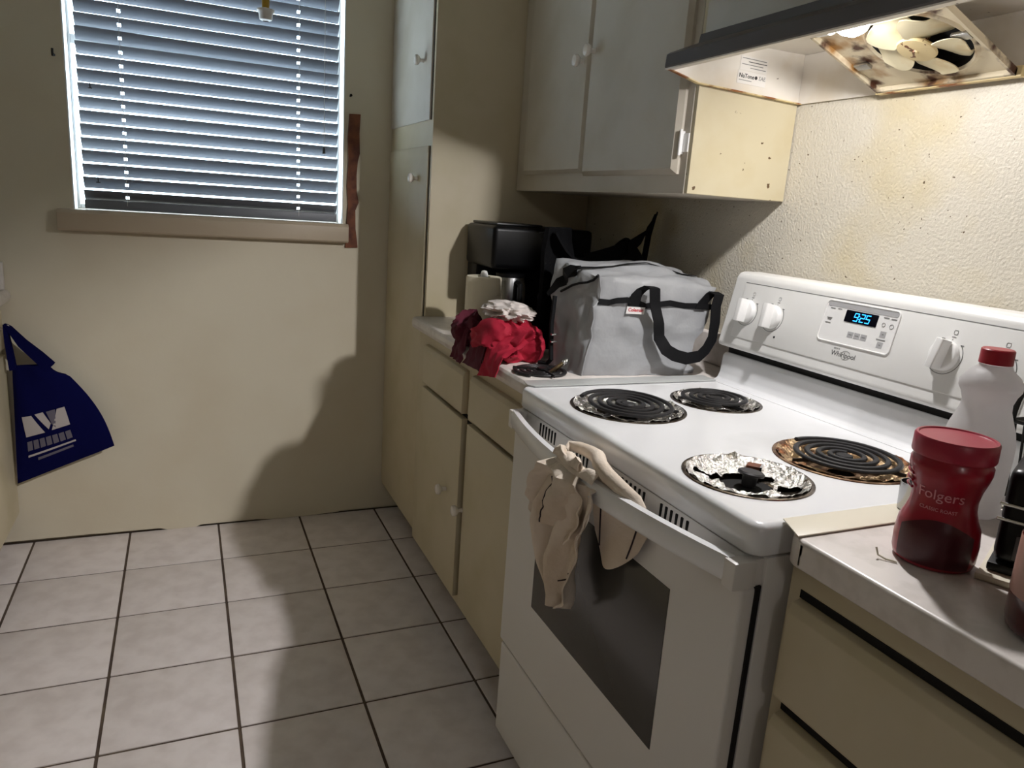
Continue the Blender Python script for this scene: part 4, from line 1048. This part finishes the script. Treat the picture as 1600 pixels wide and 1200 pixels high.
tr = thing('metal_tray', 'thin cream metal tray edge under the toaster', 'tray', (-.45, -.22, CZ))
obj('tray_base', box(nb(), -.088, .10, -.10, .068, .0004, .0022, bev=.0006, M=TM), 'filler', tr)
obj('tray_rim', box(nb(), -.090, -.080, -.10, .068, .0024, .0085, bev=.001, M=TM), 'filler', tr)
# ---- jar at the right edge
JR = V((-.545, -.298, CZ))
jr = thing('sauce_jar', 'reddish brown jar at the bottom right edge of the worktop', 'jar', JR)
obj('jar_body', lathe(nb(), [(0, 0), (.040, 0), (.046, .004), (.048, .014), (.048, .100), (.045, .116), (.036, .126), (.034, .134)], at(*JR), 40), 'jar_glass', jr, smooth=60)
obj('jar_label', lathe(nb(), [(.0485, .040), (.0487, .041), (.0487, .098), (.0485, .099)], at(*JR), 40), 'jar_band', jr)
obj('jar_lid', lathe(nb(), [(0, .155), (.036, .155), (.038, .152), (.038, .136), (.034, .1345), (0, .1345)], at(*JR), 40), 'black_plastic', jr)
# stray crumb stalk by the can
tag(obj('twist_tie', tube(nb(), [(-.566, -.128, CZ + .0012), (-.573, -.118, CZ + .0016), (-.577, -.110, CZ + .004), (-.577, -.106, CZ + .012)], .0012, 6), 'filler'), 'tiny pale twist tie lying beside the base of the coffee can', 'twist tie')

# =================================================================== BLUE TOTE
tt = thing('tote_bag', 'blue fabric tote bag hanging from a drawer knob in the left corner', 'tote bag', (-1.74, 2.2, .26))
c = [V((-1.866, 2.190, .668)), V((-1.735, 2.185, .672)), V((-1.578, 2.185, .370)), V((-1.880, 2.190, .250))]   # TL TR BR BL
def tote(u, v, side):
    p = lerp(lerp(c[0], c[1], u), lerp(c[3], c[2], u), v)
    out = .028 * math.sin(PI * v) * u ** 2
    b = .022 * (math.sin(PI * min(1, max(0, u))) ** .5) * (math.sin(PI * min(1, .12 + .88 * v)) ** .5) if 0 < u < 1 else 0
    n_ = noise.noise(V((u * 3, v * 3, 4.))) * .006
    cr = .018 * max(0, u - .8) / .2 * max(0, .12 - v) / .12
    return p + V((out - cr, (-b - n_ if side else b * .4), -cr * 1.5))
t = bmesh.new(); n = 20
for s in (1, 0):
    g = [[t.verts.new(tote(i / n, j / n, s)) for j in range(n + 1)] for i in range(n + 1)]
    for i in range(n):
        for j in range(n): t.faces.new((g[i][j], g[i + 1][j], g[i + 1][j + 1], g[i][j + 1]))
bmesh.ops.remove_doubles(t, verts=t.verts, dist=.0008); bmesh.ops.recalc_face_normals(t, faces=t.faces)
obj('bag_body', t, 'tote_blue', tt, smooth=60)
KN = V((-1.872, 2.188, .800))
for dy in (-.012, .006):
    hp = [V((-1.862, 2.186 + dy, .655)), V((-1.868, 2.187 + dy, .72)), V((-1.873, 2.188 + dy, .780)), V((-1.876, 2.188 + dy, .808)), V((-1.864, 2.187 + dy, .796)), V((-1.830, 2.186 + dy, .745)), V((-1.788, 2.184 + dy, .700)), V((-1.755, 2.183 + dy, .662))]
    obj('handle', ribbon(hp, [V((.020, 0, .004)), V((.018, 0, .004)), V((.014, 0, .0)), V((.004, .01, 0)), V((.012, 0, .010)), V((.022, 0, .020)), V((.026, 0, .026)), V((.028, 0, .028))], .0025), 'tote_blue', tt)
def tm_(u, v, off=.0016): return tote(u, v, 1) + V((0, -off, 0))
def patch(poly_uv, m, name, nsub=10):
    # quad in (u,v) laid on the bag front
    a, b, c_, d_ = poly_uv
    def f(s, q):
        uu = lerp(lerp(V(a), V(b), s), lerp(V(d_), V(c_), s), q); return tm_(uu.x, uu.y)
    return obj(name, sheet(nb(), f, nsub, 4, .0006), m, tt, smooth=60)
# print: block with a dark V cut, a row of blurred letters, a line and a thinner line
patch(((.115, .435), (.245, .44), (.37, .62), (.14, .62)), 'tote_print', 'print_block'); patch(((.29, .435), (.40, .432), (.46, .55), (.42, .60)), 'tote_print', 'print_block')
patch(((.44, .435), (.56, .43), (.50, .60), (.47, .56)), 'tote_print_grey', 'print_block'); patch(((.58, .43), (.68, .425), (.66, .61), (.45, .615)), 'tote_print', 'print_block')
for k in range(7):
    u0 = .145 + k * .073; patch(((u0, .665), (u0 + .058, .663), (u0 + .056, .745), (u0 - .002, .748)), 'tote_print_grey', 'print_glyph', 3)
patch(((.14, .785), (.66, .775), (.66, .792), (.14, .803)), 'tote_print', 'print_line'); patch(((.24, .828), (.62, .818), (.62, .84), (.24, .852)), 'tote_print_grey', 'print_line')

# =================================================================== FILL LAMP ADDED BEHIND THE CAMERA
gl = thing('fill_lamp', 'added fill lamp on the ceiling of the unseen room behind', 'lamp', (-1.75, -3.1, CEIL - .2))
obj('fill_lamp_base', lathe(nb(), [(0, 0), (.07, 0), (.06, -.03), (0, -.03)], at(-1.75, -3.1, CEIL - .0005), 24), 'frame_white', gl)
gd = bpy.data.lights.new('fill_lamp_light', 'POINT'); gd.energy = FILL_W; gd.shadow_soft_size = .16; gd.color = (1.0, .96, .94)
go = bpy.data.objects.new('fill_lamp_light', gd); COL.objects.link(go); go.parent = gl; go.location = (0, 0, .02)
